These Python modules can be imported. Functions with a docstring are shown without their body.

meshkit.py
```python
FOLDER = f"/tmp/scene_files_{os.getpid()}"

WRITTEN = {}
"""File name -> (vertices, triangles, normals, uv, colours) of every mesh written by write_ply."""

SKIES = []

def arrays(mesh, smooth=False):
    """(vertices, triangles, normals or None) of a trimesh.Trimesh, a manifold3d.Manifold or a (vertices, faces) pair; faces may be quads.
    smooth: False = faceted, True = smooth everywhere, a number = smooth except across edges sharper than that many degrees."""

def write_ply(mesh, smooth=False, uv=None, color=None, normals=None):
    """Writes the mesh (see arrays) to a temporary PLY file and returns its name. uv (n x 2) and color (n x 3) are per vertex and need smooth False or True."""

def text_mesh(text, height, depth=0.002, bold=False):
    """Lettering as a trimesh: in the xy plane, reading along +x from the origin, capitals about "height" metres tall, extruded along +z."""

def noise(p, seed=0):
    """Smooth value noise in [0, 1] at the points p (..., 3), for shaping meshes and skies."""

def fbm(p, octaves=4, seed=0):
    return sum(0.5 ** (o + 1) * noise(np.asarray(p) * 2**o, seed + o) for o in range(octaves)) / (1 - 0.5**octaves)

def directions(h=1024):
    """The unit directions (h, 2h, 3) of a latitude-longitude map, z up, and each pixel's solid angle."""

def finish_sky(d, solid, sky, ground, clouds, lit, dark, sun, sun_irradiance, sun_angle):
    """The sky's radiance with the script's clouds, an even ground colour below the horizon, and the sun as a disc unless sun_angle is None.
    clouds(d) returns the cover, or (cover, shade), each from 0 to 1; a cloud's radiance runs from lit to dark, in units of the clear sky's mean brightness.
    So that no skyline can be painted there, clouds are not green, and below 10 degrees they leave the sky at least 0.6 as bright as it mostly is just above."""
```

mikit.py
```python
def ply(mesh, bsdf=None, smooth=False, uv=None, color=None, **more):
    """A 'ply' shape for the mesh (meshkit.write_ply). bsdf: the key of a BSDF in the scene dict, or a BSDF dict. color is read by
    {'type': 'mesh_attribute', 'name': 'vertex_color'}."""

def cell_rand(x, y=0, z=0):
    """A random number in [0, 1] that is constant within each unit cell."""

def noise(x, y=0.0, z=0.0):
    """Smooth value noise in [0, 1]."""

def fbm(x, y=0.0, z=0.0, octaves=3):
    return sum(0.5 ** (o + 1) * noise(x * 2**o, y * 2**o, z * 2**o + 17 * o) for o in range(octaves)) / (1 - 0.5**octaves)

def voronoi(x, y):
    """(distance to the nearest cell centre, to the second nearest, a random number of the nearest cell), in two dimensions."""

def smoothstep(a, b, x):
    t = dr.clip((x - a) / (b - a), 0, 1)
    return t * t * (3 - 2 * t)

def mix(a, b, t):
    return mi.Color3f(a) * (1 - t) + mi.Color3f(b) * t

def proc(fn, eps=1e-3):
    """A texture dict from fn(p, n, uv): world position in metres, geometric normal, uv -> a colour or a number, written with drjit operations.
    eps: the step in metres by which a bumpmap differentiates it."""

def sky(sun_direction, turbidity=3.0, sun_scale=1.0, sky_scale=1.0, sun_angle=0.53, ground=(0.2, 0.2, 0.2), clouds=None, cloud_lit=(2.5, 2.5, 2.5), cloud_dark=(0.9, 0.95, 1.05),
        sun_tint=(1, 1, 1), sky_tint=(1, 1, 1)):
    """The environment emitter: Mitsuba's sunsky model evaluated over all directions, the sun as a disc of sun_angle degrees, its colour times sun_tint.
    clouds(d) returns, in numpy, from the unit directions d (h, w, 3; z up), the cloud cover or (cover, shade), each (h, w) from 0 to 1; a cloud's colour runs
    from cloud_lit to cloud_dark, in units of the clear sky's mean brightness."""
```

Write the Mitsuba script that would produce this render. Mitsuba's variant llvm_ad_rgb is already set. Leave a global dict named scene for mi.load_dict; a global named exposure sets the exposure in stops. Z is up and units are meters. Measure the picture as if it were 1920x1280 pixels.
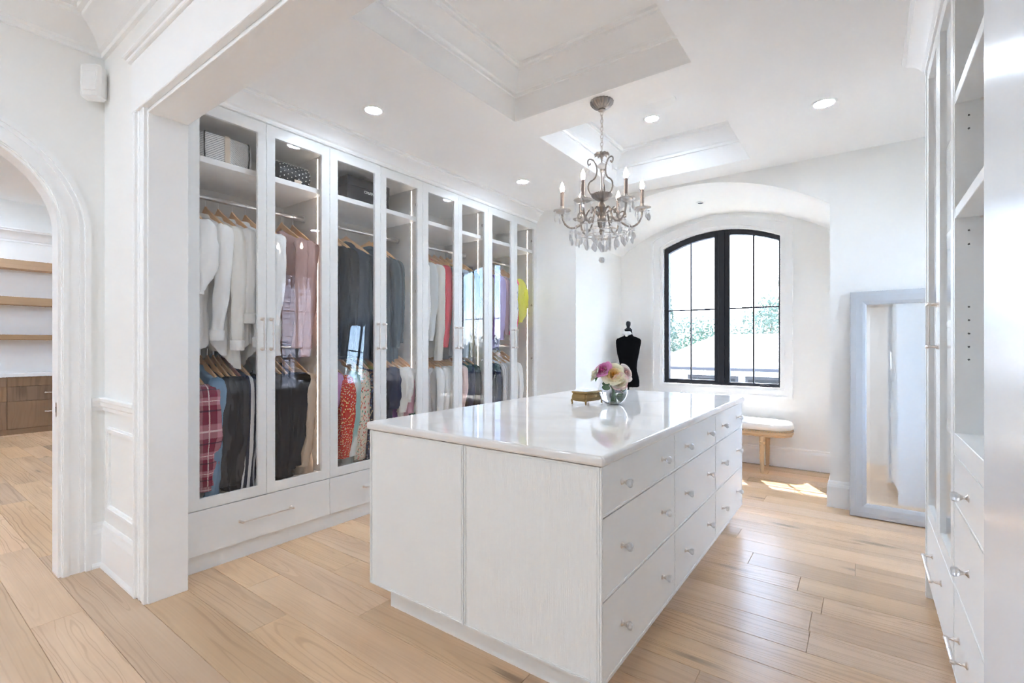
import math, random
import numpy as np
import trimesh
import mitsuba as mi
import drjit as dr
import mikit, meshkit
from mikit import noise, fbm, voronoi, cell_rand, smoothstep, mix
from shapely.geometry import Polygon, box as sbox, LineString
from scipy.spatial import ConvexHull
T = mi.ScalarTransform4f
PI = math.pi
scene, labels = {'type': 'scene'}, {}

# ------------------------------------------------------------------ camera, sky, exposure
EYE, YAW, FPX = (0.0, 0.0, 1.3102), 0.6317, 900.5
scene['camera'] = {'type': 'perspective', 'fov': math.degrees(2 * math.atan(960 / FPX)), 'fov_axis': 'x', 'near_clip': 0.02, 'far_clip': 500.0,
                   'principal_point_offset_y': -7.36 / 1280,
                   'to_world': T().look_at(origin=list(EYE), target=[-math.sin(YAW), math.cos(YAW), EYE[2]], up=[0, 0, 1])}
SUN = (-0.47, 0.88, 1.6)


def thin_clouds(d):
    c = meshkit.fbm(d * np.array([3.0, 3.0, 6.0]), 4, 5)
    return np.clip((c - 0.42) * 3.0, 0, 0.85), np.clip((c - 0.6) * 2, 0, 0.5)


scene['sky'] = {**mikit.sky(SUN, turbidity=3.0, sun_scale=0.32, sky_scale=1.0, ground=(0.30, 0.30, 0.29), clouds=thin_clouds, cloud_lit=(1.9, 2.1, 2.4), cloud_dark=(0.9, 1.0, 1.15), sun_tint=(0.86, 0.97, 1.18)), 'sampling_weight': 16.0}
exposure = 5.65
DOWNLIGHT, BULB, STRIP, UNSEEN_LIGHT = 4.5, 0.8, 0.24, 7.4  # the last one drives the out-of-view hall and study lamps
LED = (0.82, 0.97, 1.16)


# ------------------------------------------------------------------ naming
def numbered(name):
    if name not in scene and name not in labels and not any(k.startswith(name + '__') for k in scene):
        return name
    i = 1
    while f'{name}_{i:03d}' in scene or f'{name}_{i:03d}' in labels:
        i += 1
    return f'{name}_{i:03d}'


USED = {}


def fresh(full):
    n = USED.get(full)
    USED[full] = 0 if n is None else n + 1
    return full if n is None else f'{full}_{n + 1:03d}'


def thing(name, label, cat, group=None):
    k = fresh(name)
    labels[k] = {'label': label, 'category': cat}
    if group:
        labels[k]['group'] = group
    return k


def struct(name, kind='structure', label=None):
    k = fresh(name)
    labels[k] = {'kind': kind}
    if label:
        labels[k]['label'] = label
    return k


def put(key, d, tw=None):
    scene[key] = dict(d)
    if tw is not None:
        scene[key]['to_world'] = tw
    return key


def add(parent, name, mesh, bsdf, smooth=False, tw=None, label=None, kind=None, **kw):
    k = fresh(f'{parent}__{name}') if name else parent
    put(k, mikit.ply(mesh, bsdf, smooth=smooth, **kw), tw)
    if label or kind:
        labels.setdefault(k, {})
        if label:
            labels[k]['label'] = label
        if kind:
            labels[k]['kind'] = kind
    return k


def addd(parent, name, d, tw=None):
    return put(fresh(f'{parent}__{name}'), d, tw)


# ------------------------------------------------------------------ materials
def rgb(c):
    return {'type': 'rgb', 'value': [float(x) for x in c]}


def mat(name, base, rough=0.5, spec=0.5, metal=0.0, two=True, **kw):
    d = {'type': 'principled', 'base_color': base if isinstance(base, dict) else rgb(base), 'roughness': rough, 'specular': spec, 'metallic': metal}
    d.update(kw)
    scene[name] = {'type': 'twosided', 'b': d} if two else d
    return name


def cloth(name, base):
    scene[name] = {'type': 'twosided', 'b': {'type': 'diffuse', 'reflectance': base if isinstance(base, dict) else rgb(base)}}
    return name


def wood_fn(light, dark, kn=(0.12, 0.07, 0.04)):
    def fn(p, n, uv):
        seed = dr.floor(uv.x / 10 + 1e-4)
        u, v = uv.x - seed * 10, uv.y
        r1, r2, r3 = cell_rand(seed, 3), cell_rand(seed, 7), cell_rand(seed, 11)
        warp = fbm(u * 2.2 + seed * 3.1, v * 13, seed, octaves=3) - 0.5
        c = 0.095 + (r2 - 0.5) * 0.22
        rr = dr.sqrt(dr.square(v - c) + dr.square((u - 0.4 - r3) * (0.02 + 0.06 * r1)) + 1e-6) + 0.05 * warp
        wob = noise(rr * 60, seed)
        s_ = dr.sin(rr * (190 + 130 * r1) + 7 * wob)
        line = smoothstep(0.35, 1.0, s_) * (0.25 + 0.75 * noise(u * 1.7 + 3 * r1, v * 24, seed))
        fine = noise(u * 5, v * 190, seed)
        blot = fbm(u * 1.3 + 9 * r2, v * 8, seed + 4, octaves=3)
        t = 0.46 * line * (0.15 + 0.85 * r2) + 0.10 * fine + 0.46 * blot - 0.06
        col = mix(light, dark, dr.clip(t, 0, 1))
        tone = 0.84 + 0.28 * r1
        warm = r3 - 0.5
        tone = dr.select(r2 > 0.94, tone * 0.66, tone)
        col = mi.Color3f(col.x * tone * (1 + 0.05 * warm), col.y * tone, col.z * tone * (1 - 0.16 * warm))
        d1, d2, w = voronoi(u * 1.0 + seed * 5, v * 5 + seed)
        k = smoothstep(0.16, 0.0, d1 + 0.10 * (fine - 0.5) + 0.12 * warp) * dr.select(w > 0.72, 1.0, 0.0)
        return mix(col, kn, k * 0.6)
    return fn


mat('m_floor', mikit.proc(wood_fn((0.665, 0.465, 0.295), (0.36, 0.20, 0.10))), 0.30, 0.65)
mat('m_subfloor', (0.22, 0.15, 0.10), 0.7)
mat('m_walnut', mikit.proc(wood_fn((0.33, 0.21, 0.125), (0.17, 0.10, 0.055))), 0.45, 0.4)
mat('m_wall', (0.87, 0.87, 0.855), 0.55, 0.3)
mat('m_ceil', (0.89, 0.89, 0.885), 0.6, 0.25)
mat('m_trim', (0.88, 0.885, 0.885), 0.38, 0.4)
mat('m_cab', (0.785, 0.795, 0.79), 0.33, 0.45)
mat('m_cab_gloss', (0.62, 0.645, 0.68), 0.22, 0.5)
mat('m_inner', (0.66, 0.645, 0.62), 0.5, 0.3)
mat('m_gap', (0.10, 0.10, 0.10), 0.8, 0.1)
mat('m_black', (0.012, 0.014, 0.02), 0.35, 0.4)
mat('m_nickel', (0.80, 0.74, 0.69), 0.16, 0.5, 1.0)
mat('m_chrome', (0.82, 0.82, 0.83), 0.10, 0.5, 1.0)
mat('m_antique', (0.38, 0.345, 0.32), 0.22, 0.5, 1.0)
mat('m_silverleaf', (0.66, 0.62, 0.58), 0.2, 0.5, 1.0)
mat('m_sleeve', (0.36, 0.30, 0.28), 0.35, 0.5, 0.8)
mat('m_brass', (0.45, 0.31, 0.13), 0.36, 0.5, 0.9)
mat('m_mirror', (0.93, 0.94, 0.95), 0.003, 0.5, 1.0)
mat('m_plastic', (0.86, 0.86, 0.85), 0.4, 0.4)
mat('m_slab', mikit.proc(lambda p, n, uv: mix((0.755, 0.74, 0.725), (0.68, 0.66, 0.64), dr.clip(
    0.55 * smoothstep(0.46, 0.52, fbm(p.x * 1.3 + 4, p.y * 2.1, p.z * 2, octaves=4)) * smoothstep(0.60, 0.53, fbm(p.x * 1.3 + 4, p.y * 2.1, p.z * 2, octaves=4))
    + 0.35 * fbm(p.x * 5, p.y * 5, p.z * 5, octaves=3), 0, 1))), 0.02, 0.75, clearcoat=1.0, clearcoat_gloss=1.0)
scale_bump = mikit.proc(lambda p, n, uv: smoothstep(0.05, 0.5, voronoi(uv.x * 80, uv.y * 190)[0]), eps=1.2e-3)
scene['m_hammered'] = {'type': 'twosided', 'b': {'type': 'bumpmap', 'arbitrary': scale_bump, 'scale': 0.0022,
                                                  'bsdf': {'type': 'principled', 'base_color': rgb((0.62, 0.645, 0.68)), 'roughness': 0.38, 'metallic': 0.5, 'specular': 0.5}}}
mat('m_oak_leg', (0.62, 0.44, 0.27), 0.45, 0.4)
cloth('m_fur', (0.90, 0.89, 0.87))
mat('m_leaf', (0.10, 0.22, 0.09), 0.5, 0.3)
cloth('m_foliage', (0.09, 0.145, 0.10))
cloth('m_foliage_pale', (0.14, 0.19, 0.15))
cloth('m_bark', (0.16, 0.12, 0.09))
cloth('m_lawn', (0.33, 0.34, 0.29))
cloth('m_shingle', (0.34, 0.33, 0.36))
cloth('m_roof', (0.62, 0.60, 0.58))
cloth('m_gutter', (0.10, 0.10, 0.115))
cloth('m_render', (0.80, 0.79, 0.77))
cloth('m_paint', {'type': 'mesh_attribute', 'name': 'vertex_color'})
scene['m_glass'] = {'type': 'thindielectric', 'int_ior': 1.5}
scene['m_crystal'] = {'type': 'principled', 'base_color': rgb((0.95, 0.96, 0.98)), 'roughness': 0.04, 'metallic': 0.12, 'specular': 0.9, 'spec_trans': 0.40}
scene['m_gem'] = {'type': 'principled', 'base_color': rgb((0.95, 0.96, 0.97)), 'roughness': 0.03, 'metallic': 0.08, 'specular': 0.9, 'spec_trans': 0.75}
scene['m_vase'] = {'type': 'dielectric', 'int_ior': 1.5, 'ext_ior': 1.0}
scene['m_water'] = {'type': 'dielectric', 'int_ior': 1.33, 'ext_ior': 1.0}
mat('m_hanger', (0.62, 0.38, 0.19), 0.4, 0.45)
mat('m_hanger_dark', (0.26, 0.075, 0.04), 0.4, 0.45)
mat('m_tan', (0.62, 0.52, 0.42), 0.5, 0.4)
mat('m_boxblack', (0.018, 0.018, 0.02), 0.45, 0.3)
# cloth colours
for nm, c in dict(white=(0.87, 0.87, 0.86), ivory=(0.82, 0.80, 0.755), rose=(0.50, 0.33, 0.31), black=(0.010, 0.010, 0.012), charcoal=(0.035, 0.036, 0.04), slate=(0.075, 0.105, 0.125),
                  slatedark=(0.05, 0.062, 0.078), navy=(0.012, 0.018, 0.05), beige=(0.58, 0.46, 0.36), lightgray=(0.55, 0.57, 0.57), palegray=(0.60, 0.58, 0.54), coral=(0.66, 0.10, 0.13),
                  gray=(0.24, 0.25, 0.27), bluegray=(0.42, 0.47, 0.54), taupe=(0.30, 0.27, 0.20), purple=(0.16, 0.06, 0.20), lavender=(0.42, 0.36, 0.62), mauve=(0.52, 0.36, 0.42),
                  pink=(0.80, 0.09, 0.26), lime=(0.68, 0.66, 0.10), olive=(0.30, 0.29, 0.08), blush=(0.68, 0.50, 0.47), lilac=(0.40, 0.20, 0.36), pinkpale=(0.66, 0.40, 0.50)).items():
    cloth('c_' + nm, c)


def plaid_fn(p, n, uv):
    u, v = uv.x * 14.0, uv.y * 9.5
    fu, fv = u - dr.floor(u), v - dr.floor(v)
    a = smoothstep(0.40, 0.44, fu) * smoothstep(0.78, 0.74, fu)
    b = smoothstep(0.30, 0.34, fv) * smoothstep(0.70, 0.66, fv)
    line = dr.maximum(smoothstep(0.04, 0.02, dr.abs(fu - 0.12)), smoothstep(0.03, 0.015, dr.abs(fv - 0.5)))
    c = mix((0.20, 0.012, 0.04), (0.52, 0.25, 0.30), 0.5 * a + 0.5 * b)
    c = mix(c, (0.75, 0.62, 0.62), line * 0.75)
    return mix(c, (0.03, 0.01, 0.03), smoothstep(0.04, 0.02, dr.abs(fv - 0.9)) * 0.7)


def floral_fn(base, cols, sc):
    def fn(p, n, uv):
        d1, d2, w = voronoi(uv.x * sc, uv.y * sc)
        dot = smoothstep(0.36, 0.26, d1)
        c = mix(cols[0], cols[1], dr.select(w > 0.5, 1.0, 0.0))
        c = mix(c, cols[2], dr.select(w > 0.78, 1.0, 0.0))
        return mix(base, c, dot * dr.select(w > 0.18, 1.0, 0.0))
    return fn


cloth('c_plaid', mikit.proc(plaid_fn))
cloth('c_redfloral', mikit.proc(floral_fn((0.52, 0.035, 0.022), ((0.75, 0.55, 0.25), (0.72, 0.62, 0.52), (0.40, 0.02, 0.02)), 100)))
cloth('c_creamfloral', mikit.proc(floral_fn((0.72, 0.66, 0.56), ((0.55, 0.09, 0.07), (0.16, 0.34, 0.25), (0.68, 0.33, 0.2)), 72)))
cloth('c_navyfloral', mikit.proc(floral_fn((0.014, 0.018, 0.04), ((0.62, 0.55, 0.38), (0.10, 0.16, 0.34), (0.50, 0.20, 0.08)), 84)))
cloth('c_whitefloral', mikit.proc(floral_fn((0.74, 0.74, 0.75), ((0.50, 0.48, 0.56), (0.60, 0.60, 0.66), (0.40, 0.40, 0.45)), 40)))
cloth('c_mint', mikit.proc(lambda p, n, uv: mix((0.72, 0.74, 0.72), (0.32, 0.50, 0.48), smoothstep(0.45, 0.65, fbm(uv.x * 8, uv.y * 5, 0.0, octaves=3)))))
cloth('c_greenfloral', mikit.proc(lambda p, n, uv: mix((0.62, 0.66, 0.62), (0.05, 0.14, 0.11), smoothstep(0.47, 0.52, fbm(uv.x * 9 + 3, uv.y * 9, 0.0, octaves=2)))))
cloth('c_stripe', mikit.proc(lambda p, n, uv: mix((0.012, 0.016, 0.04), (0.72, 0.73, 0.75), smoothstep(0.56, 0.62, 0.5 + 0.5 * dr.sin(uv.x * 2 * PI * 21)))))
cloth('c_palestripe', mikit.proc(lambda p, n, uv: mix((0.76, 0.75, 0.74), (0.42, 0.43, 0.47), 0.8 * smoothstep(0.72, 0.8, 0.5 + 0.5 * dr.sin(uv.x * 2 * PI * 38)))))
cloth('c_denim', mikit.proc(lambda p, n, uv: mix((0.12, 0.21, 0.32), (0.20, 0.32, 0.44), fbm(uv.x * 30, uv.y * 6, 0.0, octaves=3))))
cloth('c_chevron', mikit.proc(lambda p, n, uv: mix((0.76, 0.76, 0.75), (0.30, 0.32, 0.34), smoothstep(0.62, 0.9, 0.5 + 0.5 * dr.sin(2 * PI * 72 * (uv.y + dr.abs(uv.x)))))))


# ------------------------------------------------------------------ mesh helpers
def cat(ms):
    return trimesh.util.concatenate(ms)


def box(x0, x1, y0, y1, z0, z1, c=0.0):
    x0, x1 = min(x0, x1), max(x0, x1)
    y0, y1 = min(y0, y1), max(y0, y1)
    if c <= 0:
        m = trimesh.creation.box(extents=[x1 - x0, y1 - y0, z1 - z0])
        m.apply_translation([(x0 + x1) / 2, (y0 + y1) / 2, (z0 + z1) / 2])
        return m
    a, b, d = (x1 - x0) / 2, (y1 - y0) / 2, (z1 - z0) / 2
    pts = []
    for sx in (-1, 1):
        for sy in (-1, 1):
            for sz in (-1, 1):
                pts += [(sx * a, sy * (b - c), sz * (d - c)), (sx * (a - c), sy * b, sz * (d - c)), (sx * (a - c), sy * (b - c), sz * d)]
    m = trimesh.convex.convex_hull(np.array(pts))
    m.apply_translation([(x0 + x1) / 2, (y0 + y1) / 2, (z0 + z1) / 2])
    return m


def frame_from(z, x=None):
    z = np.asarray(z, float)
    z = z / np.linalg.norm(z)
    h = np.array([0, 0, 1.0]) if abs(z[2]) < 0.95 else np.array([1.0, 0, 0])
    x = np.cross(h, z) if x is None else np.asarray(x, float)
    x = x / np.linalg.norm(x)
    return np.stack([x, np.cross(z, x), z], 1)


def place(m, R=None, t=(0, 0, 0)):
    M = np.eye(4)
    if R is not None:
        M[:3, :3] = R
    M[:3, 3] = t
    m = m.copy()
    m.apply_transform(M)
    return m


def lathe(prof, n=20):
    p = np.array(prof, float)
    a = np.arange(n) * 2 * PI / n
    v = np.stack([np.outer(p[:, 0], np.cos(a)), np.outer(p[:, 0], np.sin(a)), np.repeat(p[:, 1:2], n, 1)], -1).reshape(-1, 3)
    f = []
    for i in range(len(p) - 1):
        for j in range(n):
            k = (j + 1) % n
            q = (i * n + j, i * n + k, (i + 1) * n + k, (i + 1) * n + j)
            if p[i, 0] > 1e-7:
                f.append((q[0], q[1], q[2]))
            if p[i + 1, 0] > 1e-7:
                f.append((q[0], q[2], q[3]))
    m = trimesh.Trimesh(v, f, process=True)
    if m.volume < 0:
        m.invert()
    return m


def tube(pts, r, n=8, closed=False):
    p = np.asarray(pts, float)
    r = np.broadcast_to(np.asarray(r, float), (len(p),))
    t = np.gradient(p, axis=0) if not closed else np.roll(p, -1, 0) - np.roll(p, 1, 0)
    t /= np.linalg.norm(t, axis=1, keepdims=True) + 1e-12
    a = np.cross(t[0], [0, 0, 1.0] if abs(t[0][2]) < 0.9 else [1.0, 0, 0])
    a /= np.linalg.norm(a)
    rows = []
    ang = np.arange(n) * 2 * PI / n
    for i in range(len(p)):
        a = a - t[i] * (a @ t[i])
        a /= np.linalg.norm(a)
        b = np.cross(t[i], a)
        rows.append(p[i] + r[i] * (np.outer(np.cos(ang), a) + np.outer(np.sin(ang), b)))
    v = np.vstack(rows)
    f = []
    m = len(p)
    for i in range(m if closed else m - 1):
        i2 = (i + 1) % m
        for j in range(n):
            k = (j + 1) % n
            f += [(i * n + j, i * n + k, i2 * n + k), (i * n + j, i2 * n + k, i2 * n + j)]
    if not closed:
        for base, flip in ((0, True), ((m - 1) * n, False)):
            for j in range(1, n - 1):
                tri = (base, base + j, base + j + 1)
                f.append(tri[::-1] if flip else tri)
    return trimesh.Trimesh(v, f, process=False)


def extrude(poly, h):
    if poly.geom_type != 'Polygon':
        return cat([trimesh.creation.extrude_polygon(g, h, engine='earcut') for g in poly.geoms if g.area > 1e-9])
    return trimesh.creation.extrude_polygon(poly, h, engine='earcut')


XZ = np.array([[1, 0, 0], [0, 0, -1.0], [0, 1, 0]])      # (a,b,h) -> x=a, y=-h, z=b
YZ = np.array([[0, 0, 1.0], [1, 0, 0], [0, 1, 0]])       # (a,b,h) -> x=h, y=a, z=b


def ex_xz(poly, y0, y1):
    return place(extrude(poly, y1 - y0), XZ, (0, y1, 0))


def ex_yz(poly, x0, x1):
    return place(extrude(poly, x1 - x0), YZ, (x0, 0, 0))


def ex_xy(poly, z0, z1):
    return place(extrude(poly, z1 - z0), None, (0, 0, z0))


def sheet_xz(poly, y):
    v, f = trimesh.creation.triangulate_polygon(poly, engine='earcut')
    return trimesh.Trimesh(np.stack([v[:, 0], np.full(len(v), y), v[:, 1]], 1), f, process=False)


def sheet_yz(a0, a1, b0, b1, x):
    return trimesh.Trimesh([[x, a0, b0], [x, a1, b0], [x, a1, b1], [x, a0, b1]], [[0, 1, 2], [0, 2, 3]], process=False)


def arch(xc, hw, z0, zs, rise, n=28):
    """Opening with a segmental (or round) head."""
    R = (hw * hw + rise * rise) / (2 * rise)
    a0 = math.asin(min(1, hw / R))
    pts = [(xc - hw, z0), (xc + hw, z0)]
    for a in np.linspace(a0, -a0, n):
        pts.append((xc + R * math.sin(a), zs + rise - R + R * math.cos(a)))
    return Polygon(pts)


def moulding(path, prof, closed=False):
    """Profile (out, z) swept along a horizontal polyline (x,y,z); out is to the left of the direction of travel."""
    p = np.asarray(path, float)
    n = len(p)
    d = np.diff(np.vstack([p, p[:1]]) if closed else p, axis=0)[:, :2]
    d /= np.linalg.norm(d, axis=1, keepdims=True)
    nl = np.stack([-d[:, 1], d[:, 0]], 1)
    rows = []
    for i in range(n):
        if closed:
            a, b = nl[i - 1], nl[i]
        else:
            a, b = nl[max(i - 1, 0)], nl[min(i, n - 2)]
        m = (a + b) / (1 + a @ b)
        rows.append([(p[i, 0] + m[0] * o, p[i, 1] + m[1] * o, p[i, 2] + z) for o, z in prof])
    k = len(prof)
    v = np.array(rows).reshape(-1, 3)
    f = []
    for i in range(n if closed else n - 1):
        i2 = (i + 1) % n
        for j in range(k):
            j2 = (j + 1) % k
            f += [(i * k + j, i2 * k + j, i2 * k + j2), (i * k + j, i2 * k + j2, i * k + j2)]
    if not closed:
        vv, ff = trimesh.creation.triangulate_polygon(Polygon(prof), engine='earcut')
        pr = np.array(prof)
        idx = [int(np.argmin(((pr - q) ** 2).sum(1))) for q in vv]
        for t in ff:
            f.append([idx[t[0]], idx[t[1]], idx[t[2]]])
            f.append([(n - 1) * k + idx[t[2]], (n - 1) * k + idx[t[1]], (n - 1) * k + idx[t[0]]])
    m = trimesh.Trimesh(v, f, process=False)
    m.fix_normals()
    return m


def loft(rings, cap=True):
    """rings: list of (n,3) arrays."""
    n = len(rings[0])
    v = np.vstack(rings)
    f = []
    for i in range(len(rings) - 1):
        for j in range(n):
            k = (j + 1) % n
            f += [(i * n + j, i * n + k, (i + 1) * n + k), (i * n + j, (i + 1) * n + k, (i + 1) * n + j)]
    if cap:
        c0, c1 = len(v), len(v) + 1
        v = np.vstack([v, rings[0].mean(0), rings[-1].mean(0)])
        for j in range(n):
            k = (j + 1) % n
            f += [(c0, k, j), (c1, (len(rings) - 1) * n + j, (len(rings) - 1) * n + k)]
    return trimesh.Trimesh(v, f, process=False)


CROWN = [(0, -0.125), (0.012, -0.125), (0.014, -0.108), (0.024, -0.100), (0.030, -0.086), (0.046, -0.062), (0.070, -0.040), (0.088, -0.030), (0.090, -0.018), (0.104, -0.014), (0.106, 0.0), (0, 0)]
BASE = [(0, 0), (0.020, 0), (0.020, 0.165), (0.014, 0.185), (0.010, 0.190), (0.010, 0.205), (0.005, 0.215), (0, 0.215)]
BASE_HALL = [(0, 0), (0.030, 0), (0.030, 0.012), (0.022, 0.028), (0.020, 0.03), (0.020, 0.20), (0.012, 0.225), (0.012, 0.245), (0.004, 0.262), (0, 0.262)]
RAIL = [(0, 0.925), (0.012, 0.925), (0.014, 0.945), (0.026, 0.955), (0.028, 0.975), (0.036, 0.985), (0.036, 1.0), (0, 1.0)]


def sc(prof, s, dz=0.0):
    return [(o * s, z * s + dz) for o, z in prof]


# ------------------------------------------------------------------ floor of separate planks
k = struct('floor')
add(k, None, cat([box(-10.4, 1.7, -2.75, 4.75, -0.06, -0.012), box(-2.7, -0.05, 4.75, 6.05, -0.06, -0.012)]), 'm_subfloor')
rnd = random.Random(4)


def plank_mesh(x0, x1, y0, y1, seed):
    g, b = 0.0007, 0.0014
    x0, x1, y0, y1 = x0 + g, x1 - g, y0 + g, y1 - g
    rings = [[(x0, y0), (x1, y0), (x1, y1), (x0, y1)]] * 2 + [[(x0 + b, y0 + b), (x1 - b, y0 + b), (x1 - b, y1 - b), (x0 + b, y1 - b)]]
    zs = (-0.012, -b * 0.8, 0.0)
    v, uv = [], []
    for r, z in zip(rings, zs):
        for x, y in r:
            v.append((x, y, z))
            uv.append((seed * 10 + (x - x0) + 0.02, y - y0))
    f = []
    for i in (0, 4):
        for j in range(4):
            q = (j + 1) % 4
            f += [(i + j, i + q, i + 4 + q), (i + j, i + 4 + q, i + 4 + j)]
    f += [(8, 9, 10), (8, 10, 11)]
    return trimesh.Trimesh(v, f, process=False), np.array(uv)


fw = np.array([-math.sin(YAW), math.cos(YAW)])
rt = np.array([math.cos(YAW), math.sin(YAW)])


def seen(x0, x1, y0, y1):
    for x in np.linspace(x0, x1, 9):
        for y in np.linspace(y0, y1, 3):
            d = x * fw[0] + y * fw[1]
            if d < 0.5:
                continue
            px, py = 960 + FPX * (x * rt[0] + y * rt[1]) / d, 647 + FPX * 1.3102 / d
            if not (-60 < px < 1980 and py < 1340):
                continue
            if x < -3.11 and y > 0.86 and not (x < -3.8):
                continue
            if x < -3.6 and (y > 2.2 or py > 1110 or px > 130):
                continue
            if px < 352 and y > 1.1 and x > -3.6:
                continue
            if -1.93 < x < -0.80 and 1.60 < y < 3.85:
                continue
            if x > 0.30 and y < 3.28:
                continue
            if 700 < px < 1125 and y > 3.0 and py < 1000:
                continue
            return True
    return False


planks = []
row = 0
y = -0.10
while y < 5.92:
    w = 0.192
    y1 = min(y + w, 5.92)
    yc = (y + y1) / 2
    if yc < 2.3:
        X0, X1 = -10.3, 0.85
    elif yc < 4.70:
        X0, X1 = -3.2, 0.85
    else:
        X0, X1 = -2.56, -0.22
    x = X0 - rnd.uniform(0, 1.2)
    while x < X1:
        L = rnd.choice((0.9, 1.25, 1.6, 1.9, 2.2))
        a, b = max(x, X0), min(x + L, X1)
        if b - a > 0.02:
            planks.append((a, b, y, y1, seen(a, b, y, y1)))
        x += L
    y = y1
hid_v, hid_f, hid_uv, off = [], [], [], 0
for i, (a, b, y0, y1, vis) in enumerate(planks):
    m, uv = plank_mesh(a, b, y0, y1, i + 1)
    if vis:
        add(k, 'plank', m, 'm_floor', uv=uv)
    else:
        hid_v.append(m.vertices), hid_f.append(m.faces + off), hid_uv.append(uv)
        off += len(m.vertices)
add(k, 'covered_planks', trimesh.Trimesh(np.vstack(hid_v), np.vstack(hid_f), process=False), 'm_floor', uv=np.vstack(hid_uv), kind='stuff')
m, uv = plank_mesh(-10.4, 1.7, -2.75, -0.10, 999)
add(k, 'hall_boards', m, 'm_floor', uv=uv, kind='stuff')

# ------------------------------------------------------------------ room shell
WY, CZ = 4.69, 2.86
ALC = (-2.56, -0.22)
alcove = arch(-1.39, 1.17, 0, 2.465, 0.37)
TRAYS = [(-1.95, -0.76, 1.33, 2.70), (-1.95, -0.76, 3.01, 4.39)]
add(struct('wall_left'), None, box(-3.80, -3.70, 1.06, 4.80, 0, 3.0), 'm_wall')
add(struct('wall_window'), None, ex_xz(sbox(-3.75, 0, 1.0, 3.3).difference(alcove), WY, 4.80), 'm_wall')
add(struct('wall_alcove_left'), None, box(-2.70, -2.56, 4.80, 6.05, 0, 2.60), 'm_wall')
add(struct('wall_alcove_right'), None, box(-0.22, -0.08, 4.80, 6.05, 0, 2.60), 'm_wall')
add(struct('ceiling_alcove'), None, ex_xz(sbox(-2.56, 2.465, -0.22, 3.2).difference(alcove), 4.80, 6.05), 'm_ceil', smooth=25)
WF = arch(-1.367, 0.639, 0.85, 2.505, 0.150)
CAS_IN = arch(-1.372, 0.668, 0.822, 2.525, 0.165)
CAS_OUT = arch(-1.378, 0.767, 0.738, 2.61, 0.19)
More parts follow.
